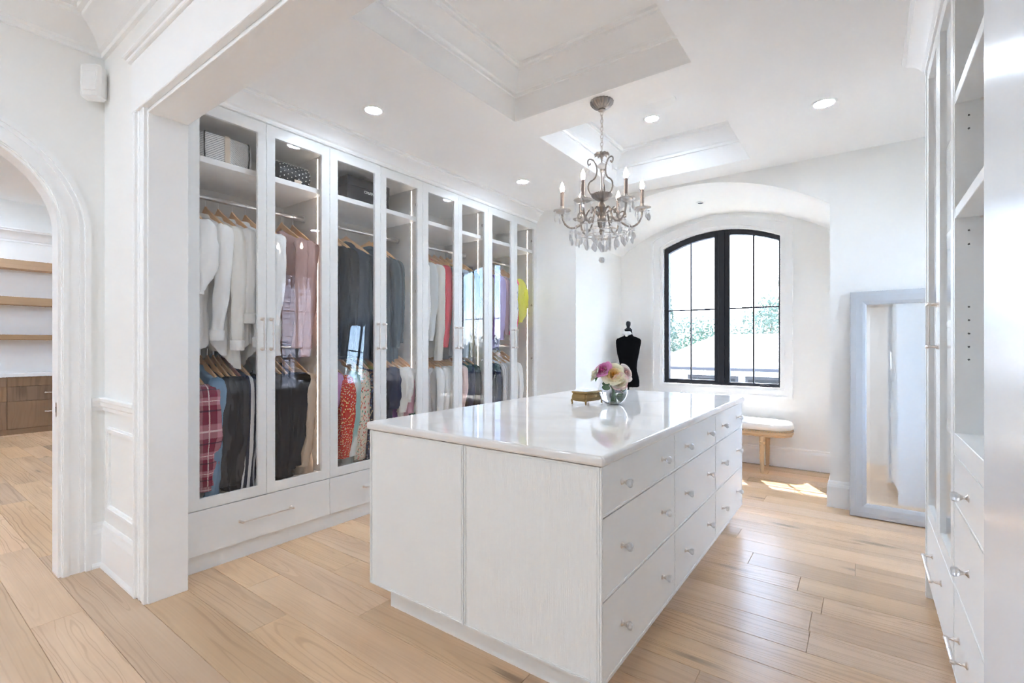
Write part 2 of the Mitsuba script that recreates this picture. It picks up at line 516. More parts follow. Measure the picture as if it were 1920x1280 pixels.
add(struct('wall_alcove_back'), None, ex_xz(sbox(-2.56, 0, -0.22, 2.9).difference(CAS_IN), 5.92, 6.05), 'm_wall')
RW = sbox(3.74, 0.66, 4.36, 2.45)
add(struct('wall_right'), None, ex_yz(sbox(1.05, 0, 4.75, 3.0).difference(RW), 0.86, 1.0), 'm_wall')
# ceiling with two recessed trays
hole = sbox(-3.75, 0.96, 4.80, 4.80)
cp = sbox(-3.75, 1.04, 0.95, 4.75)
for t in TRAYS:
    cp = cp.difference(sbox(t[0], t[2], t[1], t[3]))
kc = struct('ceiling')
add(kc, None, ex_xy(cp, CZ, CZ + 0.04), 'm_ceil')
for i, t in enumerate(TRAYS):
    ring = sbox(t[0] - 0.04, t[2] - 0.04, t[1] + 0.04, t[3] + 0.04).difference(sbox(t[0], t[2], t[1], t[3]))
    add(kc, 'tray', cat([ex_xy(ring, CZ + 0.001, 3.17), ex_xy(sbox(t[0] - 0.04, t[2] - 0.04, t[1] + 0.04, t[3] + 0.04), 3.17, 3.22)]), 'm_ceil')
    path = [(t[0], t[2], 3.17), (t[1], t[2], 3.17), (t[1], t[3], 3.17), (t[0], t[3], 3.17)]
    add(struct('trim_%d' % (i + 1), label='white crown moulding around the inside of a recessed ceiling tray'), None, moulding(path, sc(CROWN, 1.2), closed=True), 'm_trim', smooth=20)
# portal wall and header between the hall and the room
add(struct('wall_portal'), None, ex_xz(sbox(-3.80, 0, 1.70, 3.25).difference(sbox(-2.92, -0.1, 0.262, 2.50)), 0.88, 1.05), 'm_wall')
kt = struct('trim_3', label='white casing and liner around the wide opening from the hall')
add(kt, 'jamb', box(-2.935, -2.918, 0.872, 1.052, 0, 2.497, 0.003), 'm_trim')
add(kt, 'jamb', box(0.262, 0.275, 0.872, 1.052, 0, 2.497, 0.003), 'm_trim')
add(kt, 'head_liner', box(-2.935, 0.275, 0.872, 1.052, 2.488, 2.502, 0.002), 'm_trim')
add(kt, 'casing', cat([box(-3.045, -2.93, 0.862, 0.88, 0, 2.515), box(-3.06, -3.035, 0.846, 0.88, 0, 2.515, 0.005), box(-3.015, -3.0, 0.857, 0.88, 0, 2.515, 0.003), box(-2.955, -2.928, 0.855, 0.88, 0, 2.515, 0.004)]), 'm_trim')
add(kt, 'casing', cat([box(0.27, 0.39, 0.862, 0.88, 0, 2.515)]), 'm_trim')
add(kt, 'frieze', box(-3.075, 0.42, 0.848, 0.88, 2.515, 2.778, 0.003), 'm_trim')
add(kt, 'cap', cat([box(-3.10, 0.44, 0.832, 0.88, 2.778, 2.80, 0.004), box(-3.12, 0.46, 0.818, 0.88, 2.80, 2.822, 0.006)]), 'm_trim')
# the hall
AC, AR, AZ = 0.199, 0.487, 1.955


def round_arch(r, z0=0.0):
    return arch(AC, r, z0, AZ, r * 0.9999)


add(struct('wall_hall_left'), None, ex_yz(sbox(-2.75, 0, 0.88, 3.25).difference(round_arch(AR, -0.1)), -3.80, -3.665), 'm_wall', smooth=25)
kt = struct('trim_4', label='white moulded casing around the arched doorway')
add(kt, 'casing', cat([ex_yz(round_arch(AR + 0.122).difference(round_arch(AR)).intersection(sbox(-2, 0, 2, 3)), -3.665, -3.648),
                       ex_yz(round_arch(AR + 0.126).difference(round_arch(AR + 0.100)), -3.665, -3.634),
                       ex_yz(round_arch(AR + 0.086).difference(round_arch(AR + 0.076)), -3.665, -3.643),
                       ex_yz(round_arch(AR + 0.03).difference(round_arch(AR + 0.006)), -3.665, -3.640)]), 'm_trim', smooth=25)
add(kt, 'liner', ex_yz(round_arch(AR + 0.004).difference(round_arch(AR - 0.012)), -3.80, -3.664), 'm_trim', smooth=25)
add(struct('baseboard_hall'), None, moulding([(-3.665, 0.814, 0), (-3.665, 0.88, 0), (-3.06, 0.88, 0)][::-1], BASE_HALL), 'm_trim')
kt = struct('trim_5', label='white chair rail and wainscot panel moulding beside the opening')
add(kt, 'chair_rail', moulding([(-3.665, 0.814, 0), (-3.665, 0.88, 0), (-3.06, 0.88, 0)][::-1], RAIL), 'm_trim')
pm = sbox(-3.575, 0.345, -3.02, 0.835)
add(kt, 'panel_moulding', cat([ex_xz(pm.difference(pm.buffer(-0.034, join_style=2)), 0.868, 0.88), ex_xz(pm.buffer(-0.008, join_style=2).difference(pm.buffer(-0.022, join_style=2)), 0.860, 0.88)]), 'm_trim')
add(struct('ceiling_hall'), None, box(-3.80, 1.70, -2.75, 1.05, 3.20, 3.26), 'm_ceil')
add(struct('trim_6', label='white crown moulding along the hall ceiling'), None, moulding([(-3.665, -2.6, 3.2), (1.6, -2.6, 3.2), (1.6, 0.88, 3.2), (-3.665, 0.88, 3.2)], sc(CROWN, 1.5), closed=True), 'm_trim', smooth=20)
add(struct('wall_hall_back'), None, ex_xz(sbox(-3.80, 0, 1.70, 3.25), -2.75, -2.60), 'm_wall')
add(struct('wall_hall_right'), None, box(1.60, 1.70, -2.60, 0.88, 0, 3.25), 'm_wall')
# the room beyond the arch
add(struct('wall_study_front'), None, ex_xz(sbox(-10.5, 0, -3.80, 3.6), -2.75, -2.6), 'm_wall')
add(struct('wall_study_back'), None, box(-10.5, -3.80, 3.3, 3.42, 0, 3.6), 'm_wall')
add(struct('wall_study_left'), None, box(-10.52, -10.40, -2.75, 3.42, 0, 3.6), 'm_wall')
add(struct('ceiling_study'), None, box(-10.52, -3.70, -2.75, 3.42, 3.5, 3.56), 'm_ceil')
add(struct('trim_7', label='white crown moulding above the study shelves'), None, moulding([(-10.22, -2.6, 3.04), (-10.22, 3.3, 3.04)][::-1], sc(CROWN, 1.5)), 'm_trim', smooth=20)
add(struct('wall_study_niche'), None, box(-10.40, -10.22, -2.6, 3.3, 0, 3.04), 'm_wall')
# baseboards of the room
add(struct('baseboard_window'), None, cat([moulding([(-0.22, 5.9, 0), (-0.22, WY, 0), (0.86, WY, 0)][::-1], BASE)]), 'm_trim')
add(struct('baseboard_alcove'), None, moulding([(-3.05, WY, 0), (-2.56, WY, 0), (-2.56, 5.92, 0), (-0.22, 5.92, 0)][::-1], BASE), 'm_trim')
add(struct('baseboard_right'), None, moulding([(0.86, 3.33, 0), (0.86, WY - 0.02, 0)], BASE), 'm_trim')

# ------------------------------------------------------------------ windows
kw = struct('window_1', label='black framed arched casement window in the alcove')
y0, y1 = 5.965, 6.03
gl = [sbox(-1.952, 0.90, -1.414, 2.8), sbox(-1.252, 0.885, -0.748, 2.8)]
inner = arch(-1.367, 0.585, 0.85, 2.45, 0.135)
innerR = arch(-1.367, 0.620, 0.85, 2.462, 0.135)
glass = [gl[0].intersection(inner), gl[1].intersection(innerR)]
add(kw, 'casing', cat([ex_xz(CAS_OUT.difference(CAS_IN), 5.900, 5.92), ex_xz(CAS_OUT.buffer(0.002).difference(arch(-1.378, 0.744, 0.762, 2.60, 0.185)), 5.885, 5.92), ex_xz(arch(-1.376, 0.692, 0.80, 2.545, 0.172).difference(CAS_IN), 5.892, 5.92)]), 'm_trim', smooth=25)
add(kw, 'jamb_liner', ex_xz(CAS_IN.buffer(0.001).difference(WF), 5.905, 6.04), 'm_trim', smooth=25)
add(kw, 'frame', ex_xz(WF.difference(glass[0]).difference(glass[1]), y0, y1), 'm_black', smooth=25)
add(kw, 'mullion', cat([box(-1.372, -1.300, 5.950, 5.966, 0.86, 2.645, 0.003), box(-1.262, -1.245, 5.945, 5.966, 0.875, 2.62, 0.003)]), 'm_black')
for (xm, g) in ((-1.686, glass[0]), (-1.0, glass[1])):
    mv, mh = sbox(xm - 0.0065, 0, xm + 0.0065, 3), sbox(-3, 1.7315, 0, 1.7445)
    add(kw, 'muntin', ex_xz(mv.intersection(g), 5.978, 6.006), 'm_black')
    add(kw, 'muntin', ex_xz(mh.intersection(g).difference(mv), 5.978, 6.006), 'm_black')
    for cell in (sbox(-3, 0, xm - 0.0065, 1.7315), sbox(xm + 0.0065, 0, 0, 1.7315), sbox(-3, 1.7445, xm - 0.0065, 3), sbox(xm + 0.0065, 1.7445, 0, 3)):
        add(kw, 'pane', sheet_xz(cell.intersection(g), 5.992), 'm_glass')
add(kw, 'crank_handle', cat([box(-0.90, -0.83, 5.930, 5.966, 0.858, 0.872, 0.004), tube([(-0.865, 5.94, 0.872), (-0.885, 5.925, 0.882), (-0.93, 5.925, 0.876)], 0.007)]), 'm_black')
add(kw, 'latch', box(-1.275, -1.262, 5.935, 5.95, 0.93, 1.05, 0.003), 'm_black')


def plain_window(name, label, kind, a0, a1, b0, b1, at, cols, rows, sgn):
    """kind 'x': in a wall of constant x, else constant y."""
    k = struct(name, label=label)
    fr = sbox(a0, b0, a1, b1)
    cells = []
    aw, bw = (a1 - a0 - 0.11) / cols, (b1 - b0 - 0.11) / rows
    for i in range(cols):
        for j in range(rows):
            cells.append(sbox(a0 + 0.055 + i * aw + 0.008, b0 + 0.055 + j * bw + 0.008, a0 + 0.055 + (i + 1) * aw - 0.008, b0 + 0.055 + (j + 1) * bw - 0.008))
    pf = fr
    for c in cells:
        pf = pf.difference(c)
    ex = ex_yz if kind == 'x' else ex_xz
    add(k, 'frame', ex(pf, at, at + 0.05), 'm_black')
    cas = fr.buffer(0.09, join_style=2).difference(fr)
    w0 = at - 0.05 * (sgn < 0) - 0.02
    lo, hi = ((at - 0.068, at - 0.05) if sgn < 0 else (at + 0.10, at + 0.118))
    add(k, 'casing', ex(cas, lo, hi), 'm_trim')
    for c in cells:
        q = c.bounds
        if kind == 'x':
            add(k, 'pane', sheet_yz(q[0], q[2], q[1], q[3], at + 0.025), 'm_glass')
        else:
            add(k, 'pane', sheet_xz(c, at + 0.025), 'm_glass')


plain_window('window_2', 'black framed window of six panes in the right wall, seen only as reflections', 'x', 3.74, 4.36, 0.66, 2.45, 0.91, 2, 3, -1)


# ------------------------------------------------------------------ hardware
def bar_pull(p0, p1, out, stand=0.034, r=0.0055):
    p0, p1, out = np.array(p0, float), np.array(p1, float), np.array(out, float)
    d = (p1 - p0) / np.linalg.norm(p1 - p0)
    R = frame_from(out)
    post = lathe([(0, 0), (0.012, 0), (0.012, 0.003), (0.007, 0.006), (0.005, 0.012), (0.0062, 0.016), (0.0045, 0.02), (0.0045, stand - 0.008), (0.0075, stand - 0.005), (0.0085, stand), (0.0075, stand + 0.006), (0, stand + 0.008)], 12)
    ms = [place(post, R, p) for p in (p0, p1)]
    ms.append(tube([p0 + out * stand - d * 0.004, p1 + out * stand + d * 0.004], r, 10))
    ms += [place(lathe([(0, -0.005), (0.0075, -0.003), (0.0075, 0.003), (0, 0.005)], 10), frame_from(d), p + out * stand) for p in (p0 + (p1 - p0) * 0.5,)]
    return cat(ms)


KNOB_BASE = lathe([(0, 0), (0.0125, 0), (0.0125, 0.002), (0.008, 0.005), (0.0055, 0.009), (0.0058, 0.014), (0.009, 0.018), (0.0095, 0.021), (0, 0.021)], 14)
KNOB_GEM = lathe([(0, 0.0215), (0.009, 0.0215), (0.0155, 0.028), (0.0165, 0.034), (0.0135, 0.041), (0.007, 0.0445), (0, 0.0448)], 10)


def knob(parent, p, out):
    R = frame_from(out)
    add(parent, 'knob', place(KNOB_BASE, R, p), 'm_nickel', smooth=30)
    add(parent, 'crystal', place(KNOB_GEM, R, p), 'm_gem')


def panel_front_yz(y0, y1, z0, z1, x, s, t=0.02, border=0.007, depth=0.0025):
    """Slab front on a wall of constant x, its face towards s (+1 / -1), with a fine raised border."""
    c = 0.0015
    xa = x - s * t
    ms = [box(xa, x - s * depth, y0, y1, z0, z1)]
    P = sbox(y0, z0, y1, z1)
    ring = P.difference(P.buffer(-border, join_style=2))
    ms.append(ex_yz(ring, min(x - s * depth * 1.01, x), max(x - s * depth * 1.01, x)))
    return cat(ms)


# ------------------------------------------------------------------ glass-fronted wardrobes on the left
XW, WY0, DW = -3.074, 1.10, 0.4490
ZB, ZD, ZG0, ZG1, ZT = 0.105, 0.362, 0.427, 2.652, 2.725
XBK = -3.68
for uidx, desc in enumerate(('nearest the hall', 'second from the hall', 'third from the hall', 'farthest from the hall')):
    ya, yb = WY0 + uidx * 2 * DW, WY0 + (uidx + 1) * 2 * DW
    w = thing('wardrobe', f'white built-in wardrobe with two glass doors over one drawer, {desc}', 'wardrobe', 'glass door wardrobes along the left wall')
    xi = XW - 0.024
    add(w, 'carcass', cat([box(XBK, xi, ya, ya + 0.018, ZB - 0.0, ZT + 0.03), box(XBK, xi, yb - 0.018, yb, ZB, ZT + 0.03), box(XBK, XBK + 0.012, ya + 0.018, yb - 0.018, ZB, ZT + 0.03),
                           box(XBK + 0.012, xi, ya + 0.018, yb - 0.018, ZT - 0.05, ZT + 0.03), box(XBK + 0.012, xi, ya + 0.018, yb - 0.018, 0.365, 0.40), box(XBK + 0.012, xi, ya + 0.018, yb - 0.018, ZB, ZB + 0.018)]), 'm_inner')
    add(w, 'shelf', box(XBK + 0.013, XW - 0.05, ya + 0.019, yb - 0.019, 2.385, 2.421, 0.002), 'm_trim')
    add(w, 'plinth', box(XW - 0.06, XW - 0.030, ya, yb, 0, ZB), 'm_cab')
    for rz in (2.25, 1.305):
        rl = add(w, 'rail', tube([(-3.38, ya + 0.03, rz), (-3.38, yb - 0.10 if rz > 2 else yb - 0.03, rz)], 0.0145, 12), 'm_chrome', smooth=40)
        add(rl, 'bracket', cat([place(lathe([(0, 0), (0.026, 0), (0.026, 0.005), (0.019, 0.008), (0.019, 0.02), (0, 0.02)], 14), frame_from((0, 1, 0)), (-3.38, ya + 0.0185, rz)),
                                place(lathe([(0, 0), (0.026, 0), (0.026, 0.005), (0.019, 0.008), (0.017, 0.085 if rz > 2 else 0.02), (0, 0.085 if rz > 2 else 0.02)], 14), frame_from((0, -1, 0)), (-3.38, yb - 0.0185, rz))]), 'm_chrome', smooth=40)
    ks = fresh(w + '__light_strip')
    put(ks, {**mikit.ply(box(-3.200, -3.194, yb - 0.021, yb - 0.0181, 0.45, 2.66), None), 'bsdf': {'type': 'diffuse', 'reflectance': rgb((0.8, 0.8, 0.8))}, 'emitter': {'type': 'area', 'radiance': rgb((STRIP, STRIP * 0.90, STRIP * 0.80)), 'sampling_weight': 0.4}})
    for di in range(2):
        d0, d1 = ya + di * DW + 0.0012, ya + (di + 1) * DW - 0.0012
        P = sbox(d0, ZD + 0.0025, d1, ZT - 0.001)
        left = 0.070 if di == 0 else 0.060
        G = sbox(d0 + left - 0.006, ZG0, d1 - (0.054 if di == 0 else 0.062), ZG1)
        dk = add(w, 'door', cat([ex_yz(P.difference(G), XW - 0.021, XW)]), 'm_cab')
        g = G.bounds
        add(dk, 'glass_pane', sheet_yz(g[0], g[2], g[1], g[3], XW - 0.011), 'm_glass')
        hy = d1 - 0.028 if di == 0 else d0 + 0.028
        add(dk, 'handle', bar_pull((XW, hy, 1.288), (XW, hy, 1.478), (1, 0, 0), 0.03, 0.0045), 'm_nickel', smooth=35)
        if di == 1:
            add(dk, 'hinge', cat([box(XW - 0.065, XW - 0.0215, yb - 0.033, yb - 0.0185, z - 0.012, z + 0.012, 0.002) for z in (2.53, 1.78, 1.16, 0.55)]), 'm_antique')
    dr_ = add(w, 'drawer', box(XW - 0.021, XW, ya + 0.0012, yb - 0.0012, ZB, ZD - 0.0025, 0.0015), 'm_cab')
    add(dr_, 'handle', bar_pull((XW, (ya + yb) / 2 - 0.16, 0.236), (XW, (ya + yb) / 2 + 0.16, 0.236), (1, 0, 0), 0.032, 0.0045), 'm_nickel', smooth=35)
WYE = WY0 + 8 * DW
kt = struct('trim_8', label='white fascia and crown moulding above the wardrobes')
add(kt, 'fascia', box(XW - 0.0225, XW - 0.002, WY0, WYE, ZT + 0.0025, CZ - 0.0), 'm_cab')
add(kt, 'crown', moulding([(XW - 0.002, WY0 - 0.04, CZ), (XW - 0.002, WYE, CZ), (-3.5, WYE, CZ)][::-1], [(o * 0.95, z * 0.98) for o, z in CROWN]), 'm_trim', smooth=20)
add(kt, 'bead', moulding([(XW - 0.002, WY0 - 0.04, CZ - 0.129), (XW - 0.002, WYE, CZ - 0.129)][::-1], [(0, 0), (0.008, 0), (0.008, 0.012), (0, 0.012)]), 'm_trim')
add(struct('trim_9', label='white filler strip between wardrobe and opening'), None, box(-3.69, XW - 0.022, 1.0525, WY0 - 0.001, 0, CZ), 'm_cab')
if WYE < WY:
    add(struct('trim_10', label='narrow filler at the end of the wardrobes'), None, box(XBK, XW - 0.012, WYE, WY, 0, CZ), 'm_cab')

# ------------------------------------------------------------------ island
IX0, IX1, IY0, IY1, CT = -2.007, -0.7164, 1.506, 3.919, 0.93
px0, px1, py0, py1 = -1.993, -0.730, 1.520, 3.905
isl = thing('island', 'large white dresser island with nine drawers along its right side, in mid-room', 'cabinet')
ZI, ZC = 0.125, CT - 0.0386
add(isl, 'carcass', box(px0, px1 - 0.021, py0 + 0.021, py1 - 0.001, ZI, ZC - 0.001), 'm_cab')
add(isl, 'plinth', box(px0 + 0.072, px1 - 0.072, py0 + 0.072, py1 - 0.072, 0, ZI - 0.0005), 'm_cab')


def end_panel(x0, x1):
    P = sbox(x0, ZI, x1, ZC - 0.004)
    n = int((x1 - x0) / 0.0085) * 4
    xs = np.linspace(x0, x1, n + 1)
    ys = py0 + 0.0036 - 0.0005 * np.sin(np.arange(n + 1) * PI / 2)
    v = np.vstack([np.c_[xs, ys, np.full(n + 1, z)] for z in (ZI, ZC - 0.004)] + [np.c_[xs, np.full(n + 1, py0 + 0.0205), np.full(n + 1, z)] for z in (ZI, ZC - 0.004)])
    i, N = np.arange(n), n + 1
    quad = lambda p, q, r, t: np.vstack([np.c_[p, q, r], np.c_[p, r, t]])
    m = trimesh.Trimesh(v, np.vstack([quad(i, i + 1, N + i + 1, N + i), quad(2 * N + i + 1, 2 * N + i, 3 * N + i, 3 * N + i + 1), quad(N + i, N + i + 1, 3 * N + i + 1, 3 * N + i), quad(i + 1, i, 2 * N + i, 2 * N + i + 1)]), process=False)
    bead = cat([ex_xz(P.difference(P.buffer(-0.006, join_style=2)), py0, py0 + 0.003), ex_xz(P.buffer(-0.011, join_style=2).difference(P.buffer(-0.0135, join_style=2)), py0 + 0.0012, py0 + 0.003)])
    k = add(isl, 'end_panel', m, 'm_cab', smooth=60, label='finely reeded white end panel')
    add(k, 'bead', bead, 'm_cab')


end_panel(px0, -1.3695)
end_panel(-1.3665, px1 - 0.0075)
add(isl, 'corner_strip', box(px1 - 0.0065, px1 - 0.0005, py0 + 0.001, py0 + 0.0105, ZI, ZC - 0.004), 'm_cab')
cols = [(py0 + 0.012, py0 + 0.806), (py0 + 0.8085, py0 + 1.594), (py0 + 1.5965, py1)]
rows = [(0.7095, ZC - 0.004), (0.4165, 0.7045), (ZI, 0.4115)]
for ci, (a, b) in enumerate(cols):
    for ri, (z0, z1) in enumerate(rows):
        dk = add(isl, 'drawer', panel_front_yz(a, b, z0, z1, px1, 1, 0.0205), 'm_cab')
        kz = (z0 + z1) / 2
        for ky in (a + 0.168, b - 0.178):
            knob(dk, (px1 - 0.0025, ky, kz), (1, 0, 0))
kt = thing('countertop', 'glossy white marble slab top of the island with a rounded edge', 'countertop')


def slab(x0, x1, y0, y1, z0, z1, r=0.012):
    b = sbox(x0 + r, y0 + r, x1 - r, y1 - r)
    prof = [(r * math.cos(a), r * math.sin(a)) for a in np.linspace(-PI / 2, 0, 5)], [(r * math.cos(a), r * math.sin(a)) for a in np.linspace(0, PI / 2, 5)]
    out = [(o, z0 + r + z) for o, z in prof[0]] + [(o, z1 - r + z) for o, z in prof[1]]
    rings = []
    for o, z in out:
        pts = np.array(b.buffer(max(o, 1e-5), quad_segs=4).exterior.coords)[:-1]
        rings.append(np.c_[pts, np.full(len(pts), z)][::-1])
    m = loft(rings)
    m.fix_normals()
    return m


add(kt, None, slab(IX0, IX1, IY0, IY1, ZC, CT), 'm_slab', smooth=35)

# ------------------------------------------------------------------ cabinets on the right
XR, XRB = 0.267, 0.82
YE, YD, YS, YT = 3.32, 3.285, 2.385, 1.735      # end panel, doors, shelf unit, tall cupboard
w = thing('glass_cabinet', 'white cabinet with two narrow glass doors over a drawer, on the right nearest the mirror', 'cabinet')
xi = XR + 0.0215
add(w, 'carcass', cat([box(XR - 0.004, XRB, YD + 0.002, YE, 0, 2.73), box(xi, XRB, YS, YS + 0.018, 0.11, 2.73), box(XRB - 0.012, XRB, YS + 0.018, YD + 0.002, 0.11, 2.73), box(xi, XRB - 0.012, YS + 0.018, YD + 0.002, 2.69, 2.73),
                       box(xi, XRB - 0.012, YS + 0.018, YD + 0.002, 0.40, 0.43), box(xi, XRB - 0.012, YS + 0.018, YD + 0.002, 0.11, 0.128)]), 'm_cab')
for z in (0.92, 1.40, 1.80, 2.19):
    add(w, 'shelf', box(xi + 0.02, XRB - 0.013, YS + 0.019, YD, z, z + 0.02), 'm_trim')
for di, (a, b) in enumerate(((2.837, YD), (YS + 0.003, 2.834))):
    P = sbox(a, 0.4375, b, 2.727)
    G = P.buffer(-0.062, join_style=2)
    dk = add(w, 'door', ex_yz(P.difference(G), XR, XR + 0.021), 'm_cab')
    g = G.bounds
    add(dk, 'glass_pane', sheet_yz(g[0], g[2], g[1], g[3], XR + 0.012), 'm_glass')
    hy = 2.866 if di == 0 else 2.806
    add(dk, 'handle', bar_pull((XR, hy, 1.305), (XR, hy, 1.492), (-1, 0, 0), 0.034, 0.0055), 'm_nickel', smooth=35)
dk = add(w, 'drawer', box(XR, XR + 0.021, YS + 0.003, YD, 0.11, 0.4325, 0.0015), 'm_cab')
add(dk, 'handle', bar_pull((XR, 2.72, 0.30), (XR, 3.04, 0.30), (-1, 0, 0), 0.036, 0.006), 'm_nickel', smooth=35)
add(w, 'plinth', box(XR + 0.06, XRB - 0.02, YS, YD, 0, 0.1095), 'm_cab')
w = thing('shelf_cabinet', 'white cabinet with open shelves above crystal-knobbed drawers, on the right', 'cabinet')
add(w, 'carcass', cat([box(XR + 0.001, XRB, YS - 0.022, YS - 0.0005, 0.915, 2.73, 0.001), box(XR + 0.001, XRB, YT, YT + 0.045, 0.915, 2.73, 0.001), box(XRB - 0.012, XRB, YT + 0.045, YS - 0.022, 0.915, 2.73), box(XR + 0.001, XRB - 0.012, YT + 0.045, YS - 0.022, 2.66, 2.73)]), 'm_cab')
add(w, 'drawer_case', box(xi, XRB, YT, YS - 0.0005, 0.11, 0.9145), 'm_cab')
add(w, 'ledge', box(XR + 0.001, XRB - 0.013, YT + 0.0455, YS - 0.0225, 0.9155, 0.992, 0.002), 'm_cab')
for z in (1.790, 2.2075):
    add(w, 'shelf', box(XR + 0.002, XRB - 0.013, YT + 0.0455, YS - 0.0225, z - 0.019, z + 0.019, 0.002), 'm_cab')
add(w, 'shelf_pin', cat([box(0.335, 0.355, YS - 0.030, YS - 0.0222, z - 0.026, z - 0.0195, 0.001) for z in (1.790, 2.2075)]), 'm_nickel')
add(w, 'pin_holes', cat([place(lathe([(0, 0), (0.0035, 0), (0.0035, 0.0006), (0, 0.0006)], 8), frame_from((0, -1, 0)), (0.306, YS - 0.0221, z)) for z in (2.138, 2.09, 1.724, 1.674, 1.449, 1.401, 1.353, 1.305, 1.259)]), 'm_gap', kind='stuff')
for ri, (z0, z1) in enumerate(((0.738, 0.9145), (0.4385, 0.7345), (0.11, 0.435))):
    dk = add(w, 'drawer', panel_front_yz(YT + 0.048, YS - 0.002, z0, z1, XR, -1, 0.021, 0.006, 0.002), 'm_cab')
    if ri < 2:
        knob(dk, (XR + 0.002, 2.08, (z0 + z1) / 2), (-1, 0, 0))
    else:
        add(dk, 'handle', bar_pull((XR + 0.002, 2.10, 0.285), (XR + 0.002, 2.26, 0.285), (-1, 0, 0), 0.036, 0.006), 'm_nickel', smooth=35)
add(w, 'plinth', box(XR + 0.06, XRB - 0.02, YT, YS - 0.0005, 0, 0.1095), 'm_cab')
w = thing('tall_cupboard', 'tall white satin cupboard with a plain door at the right edge of the photo', 'cupboard')
add(w, 'carcass', box(XR + 0.001, XRB, 1.056, YT - 0.0005, 0.11, 2.73, 0.001), 'm_cab')
add(w, 'door', box(XR - 0.019, XR + 0.0005, 1.06, 1.705, 0.438, 2.725, 0.006), 'm_cab_gloss', smooth=30)
dk = add(w, 'drawer', box(XR - 0.019, XR + 0.0005, 1.06, 1.705, 0.115, 0.434, 0.004), 'm_cab_gloss')
add(w, 'plinth', box(XR + 0.06, XRB - 0.02, 1.056, YT - 0.0005, 0, 0.1095), 'm_cab')
kt = struct('trim_11', label='white crown moulding above the right-hand cabinets')
add(kt, 'fascia', box(XR + 0.004, XRB, 1.056, YE, 2.7305, CZ), 'm_cab')
add(kt, 'crown', moulding([(XR + 0.004, 1.056, CZ), (XR + 0.004, YE, CZ), (XRB, YE, CZ)], [(o * 0.95, z * 0.98) for o, z in CROWN]), 'm_trim', smooth=20)


# ------------------------------------------------------------------ lamps
def downlight(x, y, z, label, power, r=0.05):
    k = thing('downlight', label, 'ceiling light', 'recessed downlights')
    add(k, 'trim_ring', place(lathe([(r, -0.0005), (r + 0.004, -0.006), (r + 0.014, -0.005), (r + 0.018, -0.0005)], 28), None, (x, y, z)), 'm_plastic', smooth=40)
    kk = fresh(k + '__lens')
    put(kk, {**mikit.ply(place(lathe([(0, -0.003), (r - 0.001, -0.003), (r - 0.001, -0.001), (0, -0.001)], 28), None, (x, y, z)), None), 'bsdf': {'type': 'diffuse', 'reflectance': rgb((0.8, 0.8, 0.8))},
             'emitter': {'type': 'area', 'radiance': rgb([power * q for q in LED]), 'sampling_weight': 2.0 if power < 7 else 3.0}})


downlight(-2.604, 2.013, CZ, 'lit recessed downlight in the ceiling above the nearer wardrobes', DOWNLIGHT)
downlight(-2.600, 3.724, CZ, 'lit recessed downlight in the ceiling above the farther wardrobes', DOWNLIGHT)
downlight(-0.203, 3.657, CZ, 'lit recessed downlight in the ceiling right of the trays', DOWNLIGHT, 0.055)
downlight(-1.40, 3.854, 3.17, 'lit recessed downlight inside the far ceiling tray behind the chandelier', DOWNLIGHT)
for x, y, w_ in ((-2.6, -0.6, 'by the arch'), (-0.6, -0.6, 'behind the camera'), (-2.6, -1.8, 'in the far left corner'), (-0.6, -1.8, 'in the far right corner')):  # hall lamps out of view, placed to light the hall and closet
    downlight(x, y, 3.2, 'unseen ceiling lamp placed to light hall and closet ' + w_, UNSEEN_LIGHT, 0.06)
for x, y, w_ in ((-5.5, 0.3, 'near the arch'), (-7.5, 0.3, 'in mid-room'), (-9.3, 0.6, 'near the oak shelves')):  # unseen study lamps, set to brighten the room past the arch
    downlight(x, y, 3.5, 'unseen ceiling lamp placed to light the study ' + w_, UNSEEN_LIGHT * 1.6, 0.06)
k = thing('ceiling_speaker', 'round white flush ceiling speaker inside the far ceiling tray', 'speaker')
add(k, None, place(lathe([(0, -0.006), (0.105, -0.006), (0.112, -0.004), (0.115, 0)], 36), None, (-1.25, 3.62, 3.17)), 'm_plastic', smooth=30)
k = thing('alcove_spotlight', 'small dark unlit spotlight in the vaulted alcove ceiling', 'ceiling light')
add(k, 'ring', place(lathe([(0.03, 0.004), (0.03, -0.012), (0.043, -0.012), (0.045, 0.004)], 20), None, (-1.40, 5.32, 2.835)), 'm_trim', smooth=30)
add(k, 'lens', place(lathe([(0, -0.009), (0.0295, -0.009), (0.0295, 0.003), (0, 0.003)], 20), None, (-1.40, 5.32, 2.835)), 'm_black')

# chandelier
CX, CY = -1.342, 2.80
ch = thing('chandelier', 'antique silver chandelier with six candle bulbs and crystal drops above the island', 'chandelier')


def fluted(prof, n=18, amp=0.08):
    m = lathe(prof, n * 4)
    v = m.vertices.copy()
    a = np.arctan2(v[:, 1], v[:, 0])
    s = 1 + amp * np.cos(a * n)
    v[:, :2] *= s[:, None]
    m.vertices = v
    return m


def C(m):
    return place(m, None, (CX, CY, 0))


